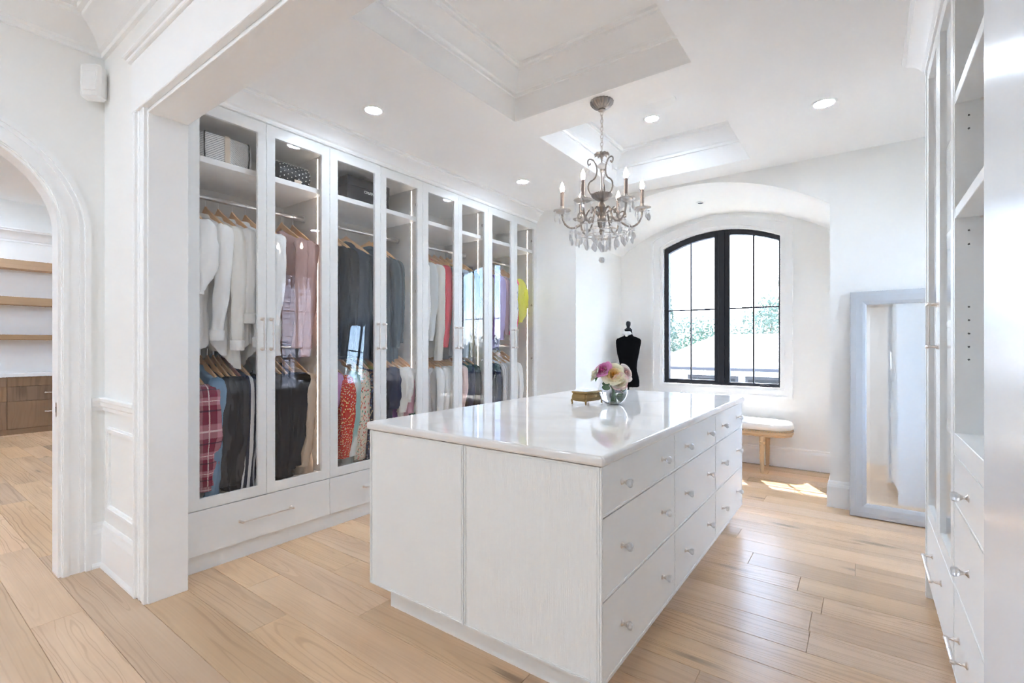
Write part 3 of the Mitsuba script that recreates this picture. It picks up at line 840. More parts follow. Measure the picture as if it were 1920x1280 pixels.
add(ch, 'canopy', C(fluted([(0, 2.859), (0.070, 2.859), (0.072, 2.852), (0.067, 2.840), (0.052, 2.824), (0.034, 2.813), (0.022, 2.809), (0.023, 2.802), (0.012, 2.796), (0, 2.794)], 20, 0.05)), 'm_antique', smooth=30)
links = []
for i in range(10):
    z = 2.783 - i * 0.0245
    a = np.arange(14) * 2 * PI / 14
    q = np.stack([0.0085 * np.cos(a), 0 * a, z + 0.0155 * np.sin(a)], 1)
    if i % 2:
        q = q[:, [1, 0, 2]]
    links.append(tube(q, 0.0019, 6, closed=True))
add(ch, 'chain', C(cat(links)), 'm_silverleaf', smooth=40)
lv = []
for j in range(10):
    a = j * 2 * PI / 10
    for i in range(1):
        q = [(0.006, 0, 2.522), (0.022, 0, 2.530), (0.040, 0, 2.526), (0.050, 0, 2.514)]
        t = tube(q, [0.004, 0.010, 0.008, 0.002], 6)
        t.vertices[:, 2] = 2.522 + (t.vertices[:, 2] - 2.522) * 0.7
        lv.append(place(t, np.array([[math.cos(a), -math.sin(a), 0], [math.sin(a), math.cos(a), 0], [0, 0, 1]])))
add(ch, 'leaf_crown', C(cat(lv + [lathe([(0, 2.545), (0.008, 2.54), (0.016, 2.52), (0.014, 2.508), (0.006, 2.50), (0.004, 2.47)], 14)])), 'm_antique', smooth=40)
add(ch, 'crystal_ball', C(lathe([(0, 2.428), (0.014, 2.431), (0.026, 2.441), (0.029, 2.449), (0.026, 2.457), (0.014, 2.467), (0, 2.47)], 10)), 'm_crystal')
add(ch, 'column', C(lathe([(0, 2.428), (0.012, 2.427), (0.013, 2.415), (0.0075, 2.405), (0.0075, 2.30), (0.014, 2.285), (0.016, 2.265), (0, 2.26)], 14)), 'm_silverleaf', smooth=30)
add(ch, 'bowl', C(fluted([(0, 2.262), (0.062, 2.270), (0.066, 2.262), (0.052, 2.244), (0.030, 2.232), (0.018, 2.226), (0, 2.224)], 22, 0.035)), 'm_antique', smooth=30)
add(ch, 'hub', C(lathe([(0, 2.224), (0.013, 2.222), (0.022, 2.20), (0.030, 2.185), (0.022, 2.165), (0.014, 2.15), (0.026, 2.12), (0.030, 2.10), (0.024, 2.07), (0.012, 2.045), (0.018, 2.035), (0.010, 2.015), (0, 2.008)], 18)), 'm_antique', smooth=30)


def rotz(a):
    return np.array([[math.cos(a), -math.sin(a), 0], [math.sin(a), math.cos(a), 0], [0, 0, 1.0]])


def bez(P, n=24):
    P = np.array(P, float)
    t = np.linspace(0, 1, n)[:, None]
    out = []
    for i in range(0, len(P) - 3, 3):
        a, b, c, d = P[i:i + 4]
        out.append(a * (1 - t) ** 3 + 3 * b * t * (1 - t) ** 2 + 3 * c * t * t * (1 - t) + d * t ** 3)
    return np.vstack([o if i == 0 else o[1:] for i, o in enumerate(out)])


VIEW = math.atan2(-CY, -CX)     # from the chandelier towards the room's entrance
bulbs = []
DROP = lathe([(0, 0), (0.0035, -0.004), (0.010, -0.017), (0.0125, -0.027), (0.010, -0.037), (0.004, -0.045), (0, -0.047)], 6)
DROP.vertices[:, 1] *= 0.55
BEAD = lathe([(0, 0), (0.005, -0.003), (0.006, -0.006), (0.005, -0.009), (0, -0.012)], 6)
dd = mikit.ply(DROP, 'm_crystal')
bd = mikit.ply(BEAD, 'm_crystal')
rc = random.Random(11)


def drop(x, y, z, s=1.0, bead=1):
    tw = T().translate([CX + x, CY + y, z])
    for i in range(bead):
        addd(ch, 'crystal_bead', bd, tw.translate([0, 0, -0.013 * i]))
    addd(ch, 'crystal_drop', dd, tw.translate([0, 0, -0.013 * bead - 0.002]).rotate([0, 0, 1], rc.uniform(0, 180)).scale(s))


for i in range(6):
    a = VIEW + math.radians(34 + 60 * i)
    R = rotz(a)
    arm = bez([(0.022, 0, 2.13), (0.05, 0, 2.19), (0.085, 0, 2.19), (0.10, 0, 2.13), (0.11, 0, 2.09), (0.16, 0, 2.045), (0.205, 0, 2.065), (0.24, 0, 2.08), (0.25, 0, 2.12), (0.25, 0, 2.152)])
    curl = bez([(0.10, 0, 2.13), (0.115, 0, 2.165), (0.15, 0, 2.165), (0.15, 0, 2.135), (0.15, 0, 2.115), (0.128, 0, 2.115), (0.130, 0, 2.133)], 10)
    ka = add(ch, 'arm', C(place(cat([tube(arm, 0.0062, 8), tube(curl, 0.0045, 6)]), R)), 'm_antique', smooth=45)
    cup = lathe([(0, 2.150), (0.010, 2.150), (0.016, 2.158), (0.044, 2.164), (0.053, 2.170), (0.053, 2.174), (0.044, 2.170), (0.016, 2.168), (0.012, 2.176), (0.015, 2.19), (0.013, 2.20), (0, 2.20)], 24)
    beads = cat([trimesh.creation.icosphere(1, 0.0034).apply_translation([0.053 * math.cos(t), 0.053 * math.sin(t), 2.174]) for t in np.arange(24) * 2 * PI / 24])
    off = R @ np.array([0.25, 0, 0])
    add(ka, 'candle_cup', place(cat([cup, beads]), None, (CX + off[0], CY + off[1], 0)), 'm_silverleaf', smooth=35)
    add(ka, 'candle_sleeve', place(lathe([(0, 2.20), (0.0125, 2.20), (0.0115, 2.203), (0.0115, 2.288), (0.0125, 2.29), (0, 2.291)], 14), None, (CX + off[0], CY + off[1], 0)), 'm_sleeve', smooth=30)
    kb = fresh(ka + '__bulb')
    put(kb, {**mikit.ply(place(lathe([(0, 2.2915), (0.009, 2.2915), (0.0135, 2.302), (0.0155, 2.314), (0.013, 2.330), (0.007, 2.345), (0.002, 2.357), (0, 2.359)], 12), None, (CX + off[0], CY + off[1], 0)), None, smooth=True),
             'bsdf': {'type': 'diffuse', 'reflectance': rgb((0.8, 0.8, 0.8))}, 'emitter': {'type': 'area', 'radiance': rgb((BULB, BULB * 0.88, BULB * 0.72)), 'sampling_weight': 0.3}})
    for j in range(4):
        t = a + j * PI / 2 + 0.4
        drop(off[0] + 0.047 * math.cos(t), off[1] + 0.047 * math.sin(t), 2.166, 0.85 + 0.3 * (j == 0), 1 + (j % 2))
    # scroll above the bowl
    if i % 2 == 0 or True:
        sc_ = bez([(0.052, 0, 2.262), (0.095, 0, 2.262), (0.105, 0, 2.335), (0.062, 0, 2.355), (0.03, 0, 2.372), (0.022, 0, 2.43), (0.044, 0, 2.468), (0.062, 0, 2.50), (0.098, 0, 2.492), (0.092, 0, 2.462), (0.089, 0, 2.445), (0.072, 0, 2.449), (0.075, 0, 2.463)], 12)
        if i % 2 == 0:
            add(ch, 'scroll', C(place(tube(sc_, np.interp(np.arange(len(sc_)), [0, len(sc_) - 1], [0.0055, 0.004]), 7), rotz(a + 0.25))), 'm_antique', smooth=45)
            drop(*(rotz(a + 0.25) @ np.array([0.088, 0, 0]))[:2], 2.448, 0.8, 1)
    # a festoon of beads from arm to arm
    b = a + PI / 3
    for t in np.linspace(0.12, 0.88, 6):
        rr = 0.18
        p = np.array([math.cos(a), math.sin(a)]) * rr * (1 - t) + np.array([math.cos(b), math.sin(b)]) * rr * t
        addd(ch, 'crystal_bead', bd, T().translate([CX + p[0], CY + p[1], 2.07 - 0.05 * math.sin(PI * t)]))
    drop(0.20 * math.cos(a), 0.20 * math.sin(a), 2.056, 1.05, 2)
for n, r, z, s in ((12, 0.188, 2.05, 1.0), (9, 0.145, 2.02, 1.15), (8, 0.10, 2.005, 1.2), (6, 0.055, 1.99, 1.1)):
    for j in range(n):
        t = j * 2 * PI / n + n
        drop(r * math.cos(t), r * math.sin(t), z, s, 2 if r < 0.18 else 2 + j % 3)
hoop = lambda r, z: tube([(r * math.cos(t), r * math.sin(t), z) for t in np.arange(28) * 2 * PI / 28], 0.0022, 6, closed=True)
spokes = [tube([(0.024 * math.cos(t), 0.024 * math.sin(t), 2.07), (0.145 * math.cos(t), 0.145 * math.sin(t), 2.021)], 0.0018, 6) for t in np.arange(6) * PI / 3]
add(ch, 'crystal_hoop', C(cat([hoop(0.145, 2.021), hoop(0.188, 2.051), hoop(0.10, 2.006), hoop(0.055, 1.991)] + spokes + [tube([(0, 0, 2.01), (0, 0, 1.94)], 0.0012, 5)] + [tube([(0.145 * math.cos(t), 0.145 * math.sin(t), 2.021), (0.055 * math.cos(t), 0.055 * math.sin(t), 1.991)], 0.0014, 5) for t in np.arange(6) * PI / 3])), 'm_silverleaf', smooth=40)
addd(ch, 'crystal_drop', dd, T().translate([CX, CY, 1.955]).scale(1.2))
addd(ch, 'crystal_ball', mikit.ply(lathe([(0, 1.802), (0.014, 1.806), (0.021, 1.822), (0.014, 1.838), (0, 1.842)], 8), 'm_crystal'), T().translate([CX, CY, 0.03]))

# ------------------------------------------------------------------ standing mirror
mr = thing('floor_mirror', 'tall leaning mirror with a hammered silver frame against the window wall', 'mirror')
MX0, MX1, MH, FWD = -0.086, 0.70, 1.73, 0.105
P = sbox(MX0, 0, MX1, MH)
ring = P.difference(P.buffer(-FWD, join_style=2))


def mitred_frame(x0, x1, z0, z1, w, t):
    """Four mitred bars with a gently crowned face towards -y; returns mesh and uv."""
    prof = [(0, 0), (0, t * 0.75), (0.006, t * 0.93), (w * 0.35, t), (w * 0.75, t * 0.86), (w - 0.006, t * 0.62), (w, t * 0.5), (w, 0)]
    cs = [(x0, z0, 1, 1), (x1, z0, -1, 1), (x1, z1, -1, -1), (x0, z1, 1, -1)]
    v, uv, f = [], [], []
    run = 0
    for s in range(4):
        A, B = cs[s], cs[(s + 1) % 4]
        L = abs(B[0] - A[0]) + abs(B[1] - A[1])
        n = 24
        base = len(v)
        for i in range(n + 1):
            q = i / n
            for o, h in prof:
                ax, az = A[0] + A[2] * o, A[1] + A[3] * o
                bx_, bz = B[0] + B[2] * o, B[1] + B[3] * o
                v.append((ax + (bx_ - ax) * q, -h, az + (bz - az) * q))
                uv.append((o + s * 3.3, q * L))
        m = len(prof)
        for i in range(n):
            for j in range(m - 1):
                a = base + i * m + j
                f += [(a, a + m, a + m + 1), (a, a + m + 1, a + 1)]
    return trimesh.Trimesh(v, f, process=False), np.array(uv)


lean = math.atan2(0.120, MH)
R = np.array([[1, 0, 0], [0, math.cos(lean), math.sin(lean)], [0, -math.sin(lean), math.cos(lean)]])
t0 = (0, 4.545, 0.003)
m, uv = mitred_frame(MX0, MX1, 0, MH, FWD, 0.030)
add(mr, 'frame', place(m, R, t0), 'm_hammered', smooth=False, uv=uv)
add(mr, 'glass', place(box(MX0 + FWD - 0.012, MX1 - FWD + 0.012, -0.010, -0.004, FWD - 0.012, MH - FWD + 0.012), R, t0), 'm_mirror')
add(mr, 'backing', place(box(MX0 + 0.004, MX1 - 0.004, -0.0035, 0.008, 0.004, MH - 0.004), R, t0), 'm_black')
bev = sbox(MX0 + FWD, FWD, MX1 - FWD, MH - FWD)
bv = bev.difference(bev.buffer(-0.022, join_style=2))
v, f = [], []
o_, i_ = list(bev.exterior.coords)[:4], list(bev.buffer(-0.022, join_style=2).exterior.coords)[:4]
oc = [(MX0 + FWD, FWD), (MX1 - FWD, FWD), (MX1 - FWD, MH - FWD), (MX0 + FWD, MH - FWD)]
ic = [(MX0 + FWD + 0.022, FWD + 0.022), (MX1 - FWD - 0.022, FWD + 0.022), (MX1 - FWD - 0.022, MH - FWD - 0.022), (MX0 + FWD + 0.022, MH - FWD - 0.022)]
v = [(x, -0.0105, z) for x, z in oc] + [(x, -0.0125, z) for x, z in ic]
f = []
for j in range(4):
    q = (j + 1) % 4
    f += [(j, q, 4 + q), (j, 4 + q, 4 + j)]
add(mr, 'bevel', place(trimesh.Trimesh(v, f, process=False), R, t0), 'm_mirror')

# ------------------------------------------------------------------ bench
bn = thing('bench', 'upholstered oak bench with a white fur seat under the alcove window', 'bench')
BX0, BX1, BY0, BY1 = -1.95, -0.575, 5.47, 5.87
yc, hr = (BY0 + BY1) / 2, (BY1 - BY0) / 2
core = LineString([(BX0 + hr, yc), (BX1 - hr, yc)])


def stadium(r, z, n=12):
    pts = np.array(core.buffer(r, quad_segs=n).exterior.coords)[:-1]
    return np.c_[pts, np.full(len(pts), z)][::-1]


m = loft([stadium(hr - 0.012, 0.375), stadium(hr - 0.012, 0.385), stadium(hr - 0.004, 0.392), stadium(hr, 0.40), stadium(hr, 0.412), stadium(hr - 0.006, 0.418), stadium(hr - 0.004, 0.424), stadium(hr - 0.002, 0.437), stadium(hr - 0.03, 0.44)])
m.fix_normals()
add(bn, 'apron', m, 'm_oak_leg', smooth=30)
rings = []
for o, z in ((-0.022, 0.4375), (-0.008, 0.447), (0.004, 0.468), (0.008, 0.486), (0.0, 0.505), (-0.02, 0.518), (-0.06, 0.527), (-0.12, 0.532), (-0.18, 0.534)):
    q = stadium(hr + o, z, 14)
    nn = meshkit.fbm(q * 16.0, 3, 3) - 0.5
    q[:, :2] += ((q[:, :2] - np.array([np.clip(q[:, 0], BX0 + hr, BX1 - hr), np.full(len(q), yc)]).T) * 0.22 * nn[:, None])
    q[:, 2] += 0.02 * nn * (z > 0.44)
    rings.append(q)
m = loft(rings)
m.fix_normals()
add(bn, 'cushion', m, 'm_fur', smooth=True)
pts = np.array(core.buffer(hr - 0.001, quad_segs=12).exterior.interpolate(np.arange(0, core.buffer(hr).exterior.length, 0.024)[:, None]).tolist() if False else [core.buffer(hr - 0.001, quad_segs=12).exterior.interpolate(s).coords[0] for s in np.arange(0, core.buffer(hr).exterior.length - 0.02, 0.024)])
add(bn, 'nailheads', cat([trimesh.creation.icosphere(1, 0.0055).apply_translation([x, y, 0.431]) for x, y in pts]), 'm_antique', kind='stuff')
LEG = lathe([(0, 0), (0.014, 0), (0.016, 0.012), (0.020, 0.03), (0.018, 0.045), (0.0195, 0.07), (0.024, 0.25), (0.026, 0.29), (0.029, 0.295), (0.024, 0.305), (0.029, 0.315), (0.029, 0.325), (0.025, 0.33), (0.028, 0.335), (0.030, 0.378), (0, 0.378)], 14)
ld = mikit.ply(LEG, 'm_oak_leg', smooth=30)
for x in (BX1 - 0.265, BX0 + 0.265):
    for y in (BY0 + 0.028, BY1 - 0.028):
        addd(bn, 'leg', ld, T().translate([x, y, 0]))

# ------------------------------------------------------------------ dress form
df = thing('dress_form', 'black velvet dress form with a white collar in the corner of the alcove', 'dress form')
DX, DY = -2.345, 5.64


def ell(z, a, b, dx=0.0, dy=0.0, n=36):
    t = np.arange(n) * 2 * PI / n
    return np.stack([DX + dx + a * np.cos(t), DY + dy + b * np.sin(t), np.full(n, z)], 1)


m = loft([ell(0.800, 0.10, 0.07), ell(0.802, 0.126, 0.092), ell(0.815, 0.135, 0.100), ell(0.87, 0.137, 0.104), ell(0.93, 0.125, 0.096), ell(1.00, 0.105, 0.082), ell(1.05, 0.103, 0.080), ell(1.12, 0.113, 0.090, 0, -0.004),
          ell(1.20, 0.133, 0.108, 0, -0.010), ell(1.28, 0.148, 0.104, 0, -0.008), ell(1.34, 0.160, 0.088), ell(1.375, 0.160, 0.072), ell(1.395, 0.145, 0.062), ell(1.41, 0.105, 0.056), ell(1.425, 0.062, 0.050), ell(1.45, 0.047, 0.045), ell(1.50, 0.044, 0.043), ell(1.51, 0.040, 0.040)])
cloth('m_velvet', (0.007, 0.007, 0.008))
add(df, 'torso', m, 'm_velvet', smooth=45)
add(df, 'finial', place(lathe([(0, 1.50), (0.046, 1.50), (0.046, 1.508), (0.030, 1.52), (0.016, 1.535), (0.024, 1.55), (0.029, 1.57), (0.026, 1.595), (0.014, 1.608), (0, 1.612)], 18), None, (DX, DY, 0)), 'm_black', smooth=40)
rf = []
rr = random.Random(5)
for j in range(11):
    a = -PI / 2 - 0.9 + j * 0.18
    c = np.array([DX - 0.01 + 0.052 * math.cos(a), DY + 0.052 * math.sin(a), 1.452 + rr.uniform(-0.012, 0.012)])
    s = trimesh.creation.icosphere(2, 0.022)
    s.vertices += (meshkit.fbm(s.vertices * 70 + j, 2, j)[:, None] - 0.5) * s.vertices * 0.8
    rf.append(s.apply_translation(c))
cloth('m_collar', (0.85, 0.85, 0.85))
add(df, 'collar', cat(rf), 'm_collar', smooth=True, label='white ruffled flower collar')
add(df, 'pole', place(lathe([(0, 0.05), (0.011, 0.05), (0.011, 0.80), (0, 0.80)], 12), None, (DX, DY, 0)), 'm_black', smooth=40)
add(df, 'base', place(lathe([(0, 0), (0.145, 0), (0.145, 0.012), (0.12, 0.022), (0.04, 0.035), (0.02, 0.06), (0, 0.06)], 28), None, (DX, DY, 0)), 'm_black', smooth=30)

# ------------------------------------------------------------------ things on the island
VX, VY = -1.305, 2.885
vz = CT + 0.0005
vs = thing('vase', 'round clear glass fishbowl vase of roses on the island', 'vase')
ro = 0.093
outer = [(ro * math.sin(a), ro * 1.0 - ro * math.cos(a) - 0.006) for a in np.linspace(0.36, PI - 0.62, 20)]
outer = [(0, outer[0][1])] + outer
inn = [((ro - 0.004) * math.sin(a), ro - 0.006 - (ro - 0.004) * math.cos(a) + 0.0) for a in np.linspace(0.40, PI - 0.62, 20)]
zt = outer[-1][1]
inn = [(r, max(z, outer[0][1] + 0.006)) for r, z in inn]
prof = outer + [(outer[-1][0] - 0.002, zt + 0.002)] + inn[::-1] + [(0, inn[0][1])]
add(vs, 'bowl', place(lathe(prof, 44), None, (VX, VY, vz - outer[0][1])), 'm_vase', smooth=40)
wz = [(r - 0.0006, z) for r, z in inn if z < 0.085]
wprof = [(0, inn[0][1] + 0.0006)] + [(wz[0][0], inn[0][1] + 0.0006)] + wz[2:] + [(0, wz[-1][1])]
add(vs, 'water', place(lathe(wprof, 44), None, (VX, VY, vz - outer[0][1])), 'm_water', smooth=30)


def rose(name, label, c, axis, r, inner, outer_, edge, seed, stem=True):
    rg = random.Random(seed)
    k = thing(name, label, 'rose', 'roses in the vase')
    R = frame_from(axis)
    vs_, fs_, cs_ = [], [], []
    off = 0
    npet = 26
    for i in range(npet):
        t = i / (npet - 1)
        a0 = i * 2.39996 + rg.uniform(-0.2, 0.2)
        rad = r * (0.10 + 0.72 * t ** 0.9)
        hgt = r * (0.95 - 0.25 * t + rg.uniform(-0.05, 0.05))
        wid = 1.25 - 0.25 * t
        flare = 0.06 + 0.55 * t * t
        nu, nv = 8, 7
        for u in range(nu):
            for v in range(nv):
                s, q = (u / (nu - 1) * 2 - 1), v / (nv - 1)
                edge_drop = (s * s) * 0.32 * q
                ang = a0 + s * wid * (0.55 + 0.45 * math.sin(PI * min(q * 0.8 + 0.1, 1)))
                rr_ = rad * (0.25 + 0.85 * math.sin(min(q * 1.25, 1) * PI / 2)) + r * flare * max(0, q - 0.55) ** 1.5 * 2.2 + 0.02 * r * math.sin(5 * s + i) * q
                z = hgt * (q - edge_drop) * (1 - 0.35 * t * max(0, q - 0.7) * 3) - r * 0.5
                vs_.append((rr_ * math.cos(ang), rr_ * math.sin(ang), z))
                m_ = np.array(inner) * (1 - t) + np.array(outer_) * t
                e = max(0, q - 0.72) / 0.28 * (0.25 + 0.75 * abs(s)) * (0.4 if t < 0.6 else 1.0)
                cs_.append(m_ * (1 - e) + np.array(edge) * e)
        for u in range(nu - 1):
            for v in range(nv - 1):
                b = off + u * nv + v
                fs_ += [(b, b + nv, b + nv + 1), (b, b + nv + 1, b + 1)]
        off += nu * nv
    m = trimesh.Trimesh(vs_, fs_, process=False)
    add(k, 'petals', place(m, R, c), 'm_paint', smooth=True, color=np.array(cs_))
    sep = []
    for j in range(5):
        a = j * 2 * PI / 5
        q = [(0.004, 0, -0.55 * r), (0.45 * r, 0, -0.42 * r), (0.85 * r, 0, -0.55 * r)]
        tt = tube(q, [0.004, 0.008, 0.001], 6)
        sep.append(place(tt, rotz(a)))
    add(k, 'calyx', place(cat(sep), R, c), 'm_leaf', smooth=40)
    c = np.array(c)
    b = c - R[:, 2] * r * 0.5
    foot = np.array([VX + rg.uniform(-0.018, 0.018), VY + rg.uniform(-0.018, 0.018), vz + 0.018])
    neck = np.array([VX, VY, vz + 0.150]) * 0.9 + b * 0.1
    neck[2] = vz + 0.150
    add(k, 'stem', tube(bez([b, b * 0.4 + neck * 0.6, neck, foot], 16), 0.0032, 6), 'm_leaf', smooth=40)


Z0 = 1.10
cw, cy_, pk = (0.86, 0.84, 0.74), (0.84, 0.76, 0.40), (0.72, 0.22, 0.46)
tocam = np.array([0.42, -0.85, 0.3])
RR = np.array([math.cos(YAW), math.sin(YAW), 0.0])
BB = np.array([-math.sin(YAW), math.cos(YAW), 0.0])


def rp(dx, dback, z):
    q = np.array([VX, VY, 0]) + RR * dx + BB * dback
    return (q[0], q[1], z)


rose('rose', 'large cream yellow rose with an orange heart at the front of the bouquet', rp(-0.008, -0.062, 1.128), (0.38, -0.80, 0.40), 0.062, (0.84, 0.52, 0.12), (0.90, 0.86, 0.62), (0.90, 0.86, 0.72), 1)
rose('rose', 'bright pink rose left of the yellow one in the vase', rp(-0.072, -0.035, 1.158), (-0.20, -0.75, 0.60), 0.052, (0.62, 0.12, 0.34), (0.74, 0.28, 0.52), (0.74, 0.34, 0.58), 2)
rose('rose', 'white rose drooping at the left of the bouquet behind the pink one', rp(-0.118, 0.0, 1.128), (-0.75, -0.45, 0.45), 0.052, (0.82, 0.76, 0.55), cw, (0.84, 0.82, 0.74), 3)
rose('rose', 'ivory blush rose at the right of the bouquet', rp(0.078, -0.018, 1.135), (0.85, -0.25, 0.45), 0.054, (0.62, 0.36, 0.34), (0.84, 0.79, 0.71), (0.84, 0.76, 0.70), 4)
rose('rose', 'cream rose at the back and top of the bouquet', rp(0.020, 0.035, 1.165), (0.2, 0.2, 0.95), 0.056, (0.80, 0.70, 0.40), (0.86, 0.80, 0.66), (0.86, 0.80, 0.68), 5)
rose('rose', 'cream rose with pink-tipped petals hanging over the rim at the front', rp(0.030, -0.078, 1.082), (0.5, -0.75, 0.05), 0.047, (0.80, 0.74, 0.48), (0.84, 0.80, 0.66), (0.82, 0.36, 0.42), 6)
lvs = []
rg = random.Random(9)
for j in range(5):
    c = rp((-0.05, 0.06, 0.0, -0.03, 0.05)[j], (-0.03, -0.02, 0.05, 0.05, 0.05)[j], (1.04, 1.03, 1.05, 1.06, 0.99)[j])
    s = trimesh.creation.icosphere(2, 0.03)
    s.vertices *= np.array([1.0, 0.55, 0.07])
    s.vertices[:, 2] += 12 * s.vertices[:, 0] ** 2 * -0.25
    lvs.append(place(s, frame_from((rg.uniform(-1, 1), -1, rg.uniform(-0.3, 0.3))), c))
for m in lvs:
    add(vs, 'leaf', m, 'm_leaf', smooth=True, label='dark green rose leaf')

jb = thing('jewelry_box', 'small gilt filigree casket on curled feet beside the rose vase', 'jewelry box')
JR = rotz(math.radians(-8)) @ np.eye(3)
JT = (-1.452, 2.812, CT + 0.0005)
a_, b_ = 0.058, 0.094


def rrect(a, b, z, c=0.012):
    return np.array([(-a + c, -b, z), (a - c, -b, z), (a, -b + c, z), (a, b - c, z), (a - c, b, z), (-a + c, b, z), (-a, b - c, z), (-a, -b + c, z)])


m = loft([rrect(a_ - 0.012, b_ - 0.012, 0.022), rrect(a_ - 0.004, b_ - 0.004, 0.028), rrect(a_ + 0.003, b_ + 0.003, 0.045), rrect(a_, b_, 0.062), rrect(a_ - 0.004, b_ - 0.004, 0.070), rrect(a_ + 0.003, b_ + 0.003, 0.076), rrect(a_ + 0.003, b_ + 0.003, 0.080)])
m.fix_normals()
fil = mikit.proc(lambda p, n, uv: fbm(p.x * 160, p.y * 160, p.z * 160, octaves=2), eps=8e-4)
scene['m_gilt'] = {'type': 'twosided', 'b': {'type': 'bumpmap', 'arbitrary': fil, 'scale': 0.006, 'bsdf': {'type': 'principled', 'base_color': rgb((0.42, 0.28, 0.12)), 'roughness': 0.38, 'metallic': 0.85, 'specular': 0.5}}}
add(jb, 'body', place(m, JR, JT), 'm_gilt')
lid = loft([rrect(a_ + 0.0035, b_ + 0.0035, 0.0802), rrect(a_ + 0.0035, b_ + 0.0035, 0.083), rrect(a_ - 0.004, b_ - 0.004, 0.0855)])
lid.fix_normals()
lk = add(jb, 'lid', place(lid, JR, JT), 'm_gilt')
add(lk, 'glass_top', place(box(-a_ + 0.010, a_ - 0.010, -b_ + 0.010, b_ - 0.010, 0.0856, 0.0872, 0.0006), JR, JT), 'm_chrome', label='bevelled glass panel of the lid')
for sx in (-1, 1):
    for sy in (-1, 1):
        q = bez([(sx * (a_ - 0.008), sy * (b_ - 0.008), 0.034), (sx * (a_ + 0.004), sy * (b_ + 0.004), 0.026), (sx * (a_ - 0.012), sy * (b_ - 0.012), 0.010), (sx * (a_ - 0.002), sy * (b_ - 0.002), 0.0035)], 10)
        add(jb, 'foot', place(tube(q, np.linspace(0.009, 0.0034, len(q)), 7), JR, JT), 'm_gilt', smooth=40)

# ------------------------------------------------------------------ things on the top wardrobe shelves
SZ = 2.4215
hb = thing('handbag', 'white quilted chevron handbag with a tan strap on the top shelf of the first wardrobe', 'handbag')
yc_, hw_, ht_, dp_ = 1.355, 0.155, 0.172, 0.075
rings = []
for z, s in ((0, 0.93), (0.006, 1.0), (0.06, 1.03), (0.12, 1.02), (0.155, 0.99), (ht_ - 0.004, 0.96), (ht_, 0.90)):
    t = np.arange(40) * 2 * PI / 40
    e = 0.35
    rings.append(np.stack([dp_ * s * np.sign(np.cos(t)) * np.abs(np.cos(t)) ** e, hw_ * s * np.sign(np.sin(t)) * np.abs(np.sin(t)) ** e, np.full(40, z)], 1))
m = loft(rings)
uv = np.stack([m.vertices[:, 1] * 0.75, m.vertices[:, 2]], 1)
t0 = (-3.245, yc_, SZ)
add(hb, 'body', place(m, None, t0), 'c_chevron', smooth=True, uv=uv)
add(hb, 'strap', place(cat([box(dp_ + 0.002, dp_ + 0.006, -0.016, 0.016, 0.0, ht_ - 0.004, 0.001), box(-dp_ * 0.9, dp_ + 0.004, -0.016, 0.016, ht_ - 0.003, ht_ + 0.004, 0.001)]), None, t0), 'm_tan', label='tan leather centre strap')
pipe = []
for s in (-1, 1):
    pipe.append(tube([(dp_ * 0.99 + 0.002, s * hw_ * 0.80, 0.004), (dp_ * 1.03 + 0.002, s * hw_ * 0.84, 0.07), (dp_ * 1.01 + 0.002, s * hw_ * 0.83, 0.16), (dp_ * 0.94, s * hw_ * 0.80, ht_)], 0.004, 6))
add(hb, 'piping', place(cat(pipe), None, t0), 'm_boxblack', smooth=40, label='dark piping')
pb = thing('clutch_bag', 'black studded barrel clutch bag on the top shelf behind the second wardrobe door', 'bag')
prof = [(0, -0.125), (0.05, -0.125), (0.070, -0.110), (0.075, -0.08), (0.075, 0.08), (0.070, 0.110), (0.05, 0.125), (0, 0.125)]
m = place(lathe(prof, 28), frame_from((0, 1, 0)), (-3.24, 1.80, SZ + 0.0755))
m.vertices[:, 0] = -3.24 + (m.vertices[:, 0] + 3.24) * 0.9
add(pb, 'body', m, 'm_boxblack', smooth=30)
st = []
for i in range(9):
    for j in range(12):
        th = -PI / 2 + j * PI / 8 + (i % 2) * PI / 16 - 0.2
        y = -0.105 + i * 0.026
        st.append(trimesh.creation.icosphere(1, 0.0042).apply_translation([-3.24 + 0.0675 * math.cos(th), 1.80 + y, SZ + 0.0755 + 0.075 * math.sin(th)]))
cloth('m_stud', (0.8, 0.8, 0.78))
add(pb, 'studs', cat(st), 'm_stud', kind='stuff')
add(pb, 'tag', box(-3.172, -3.170, 1.79, 1.84, SZ + 0.012, SZ + 0.036), 'm_tan')
bx = thing('gift_box', 'black boutique box lettered in white on the top shelf behind the third wardrobe door', 'box')
add(bx, 'base', box(-3.48, -3.204, 2.235, 2.635, SZ, SZ + 0.15, 0.003), 'm_boxblack')
add(bx, 'lid', box(-3.484, -3.200, 2.231, 2.639, SZ + 0.132, SZ + 0.205, 0.003), 'm_boxblack')
tm = meshkit.text_mesh('CHANEL', 0.021, 0.0012, True)
tm.vertices[:, 0] *= 1.15
add(bx, 'lettering', place(tm, np.array([[0, 0, 1.0], [1, 0, 0], [0, 1, 0]]), (-3.2035, 2.385, SZ + 0.098)), 'm_stud', label='white block lettering')


# ------------------------------------------------------------------ hanging clothes
def nudge(y):
    return y - (0.02 if y < 2 else 0.045 if y < 2.95 else 0.07 if y < 3.85 else 0.08)


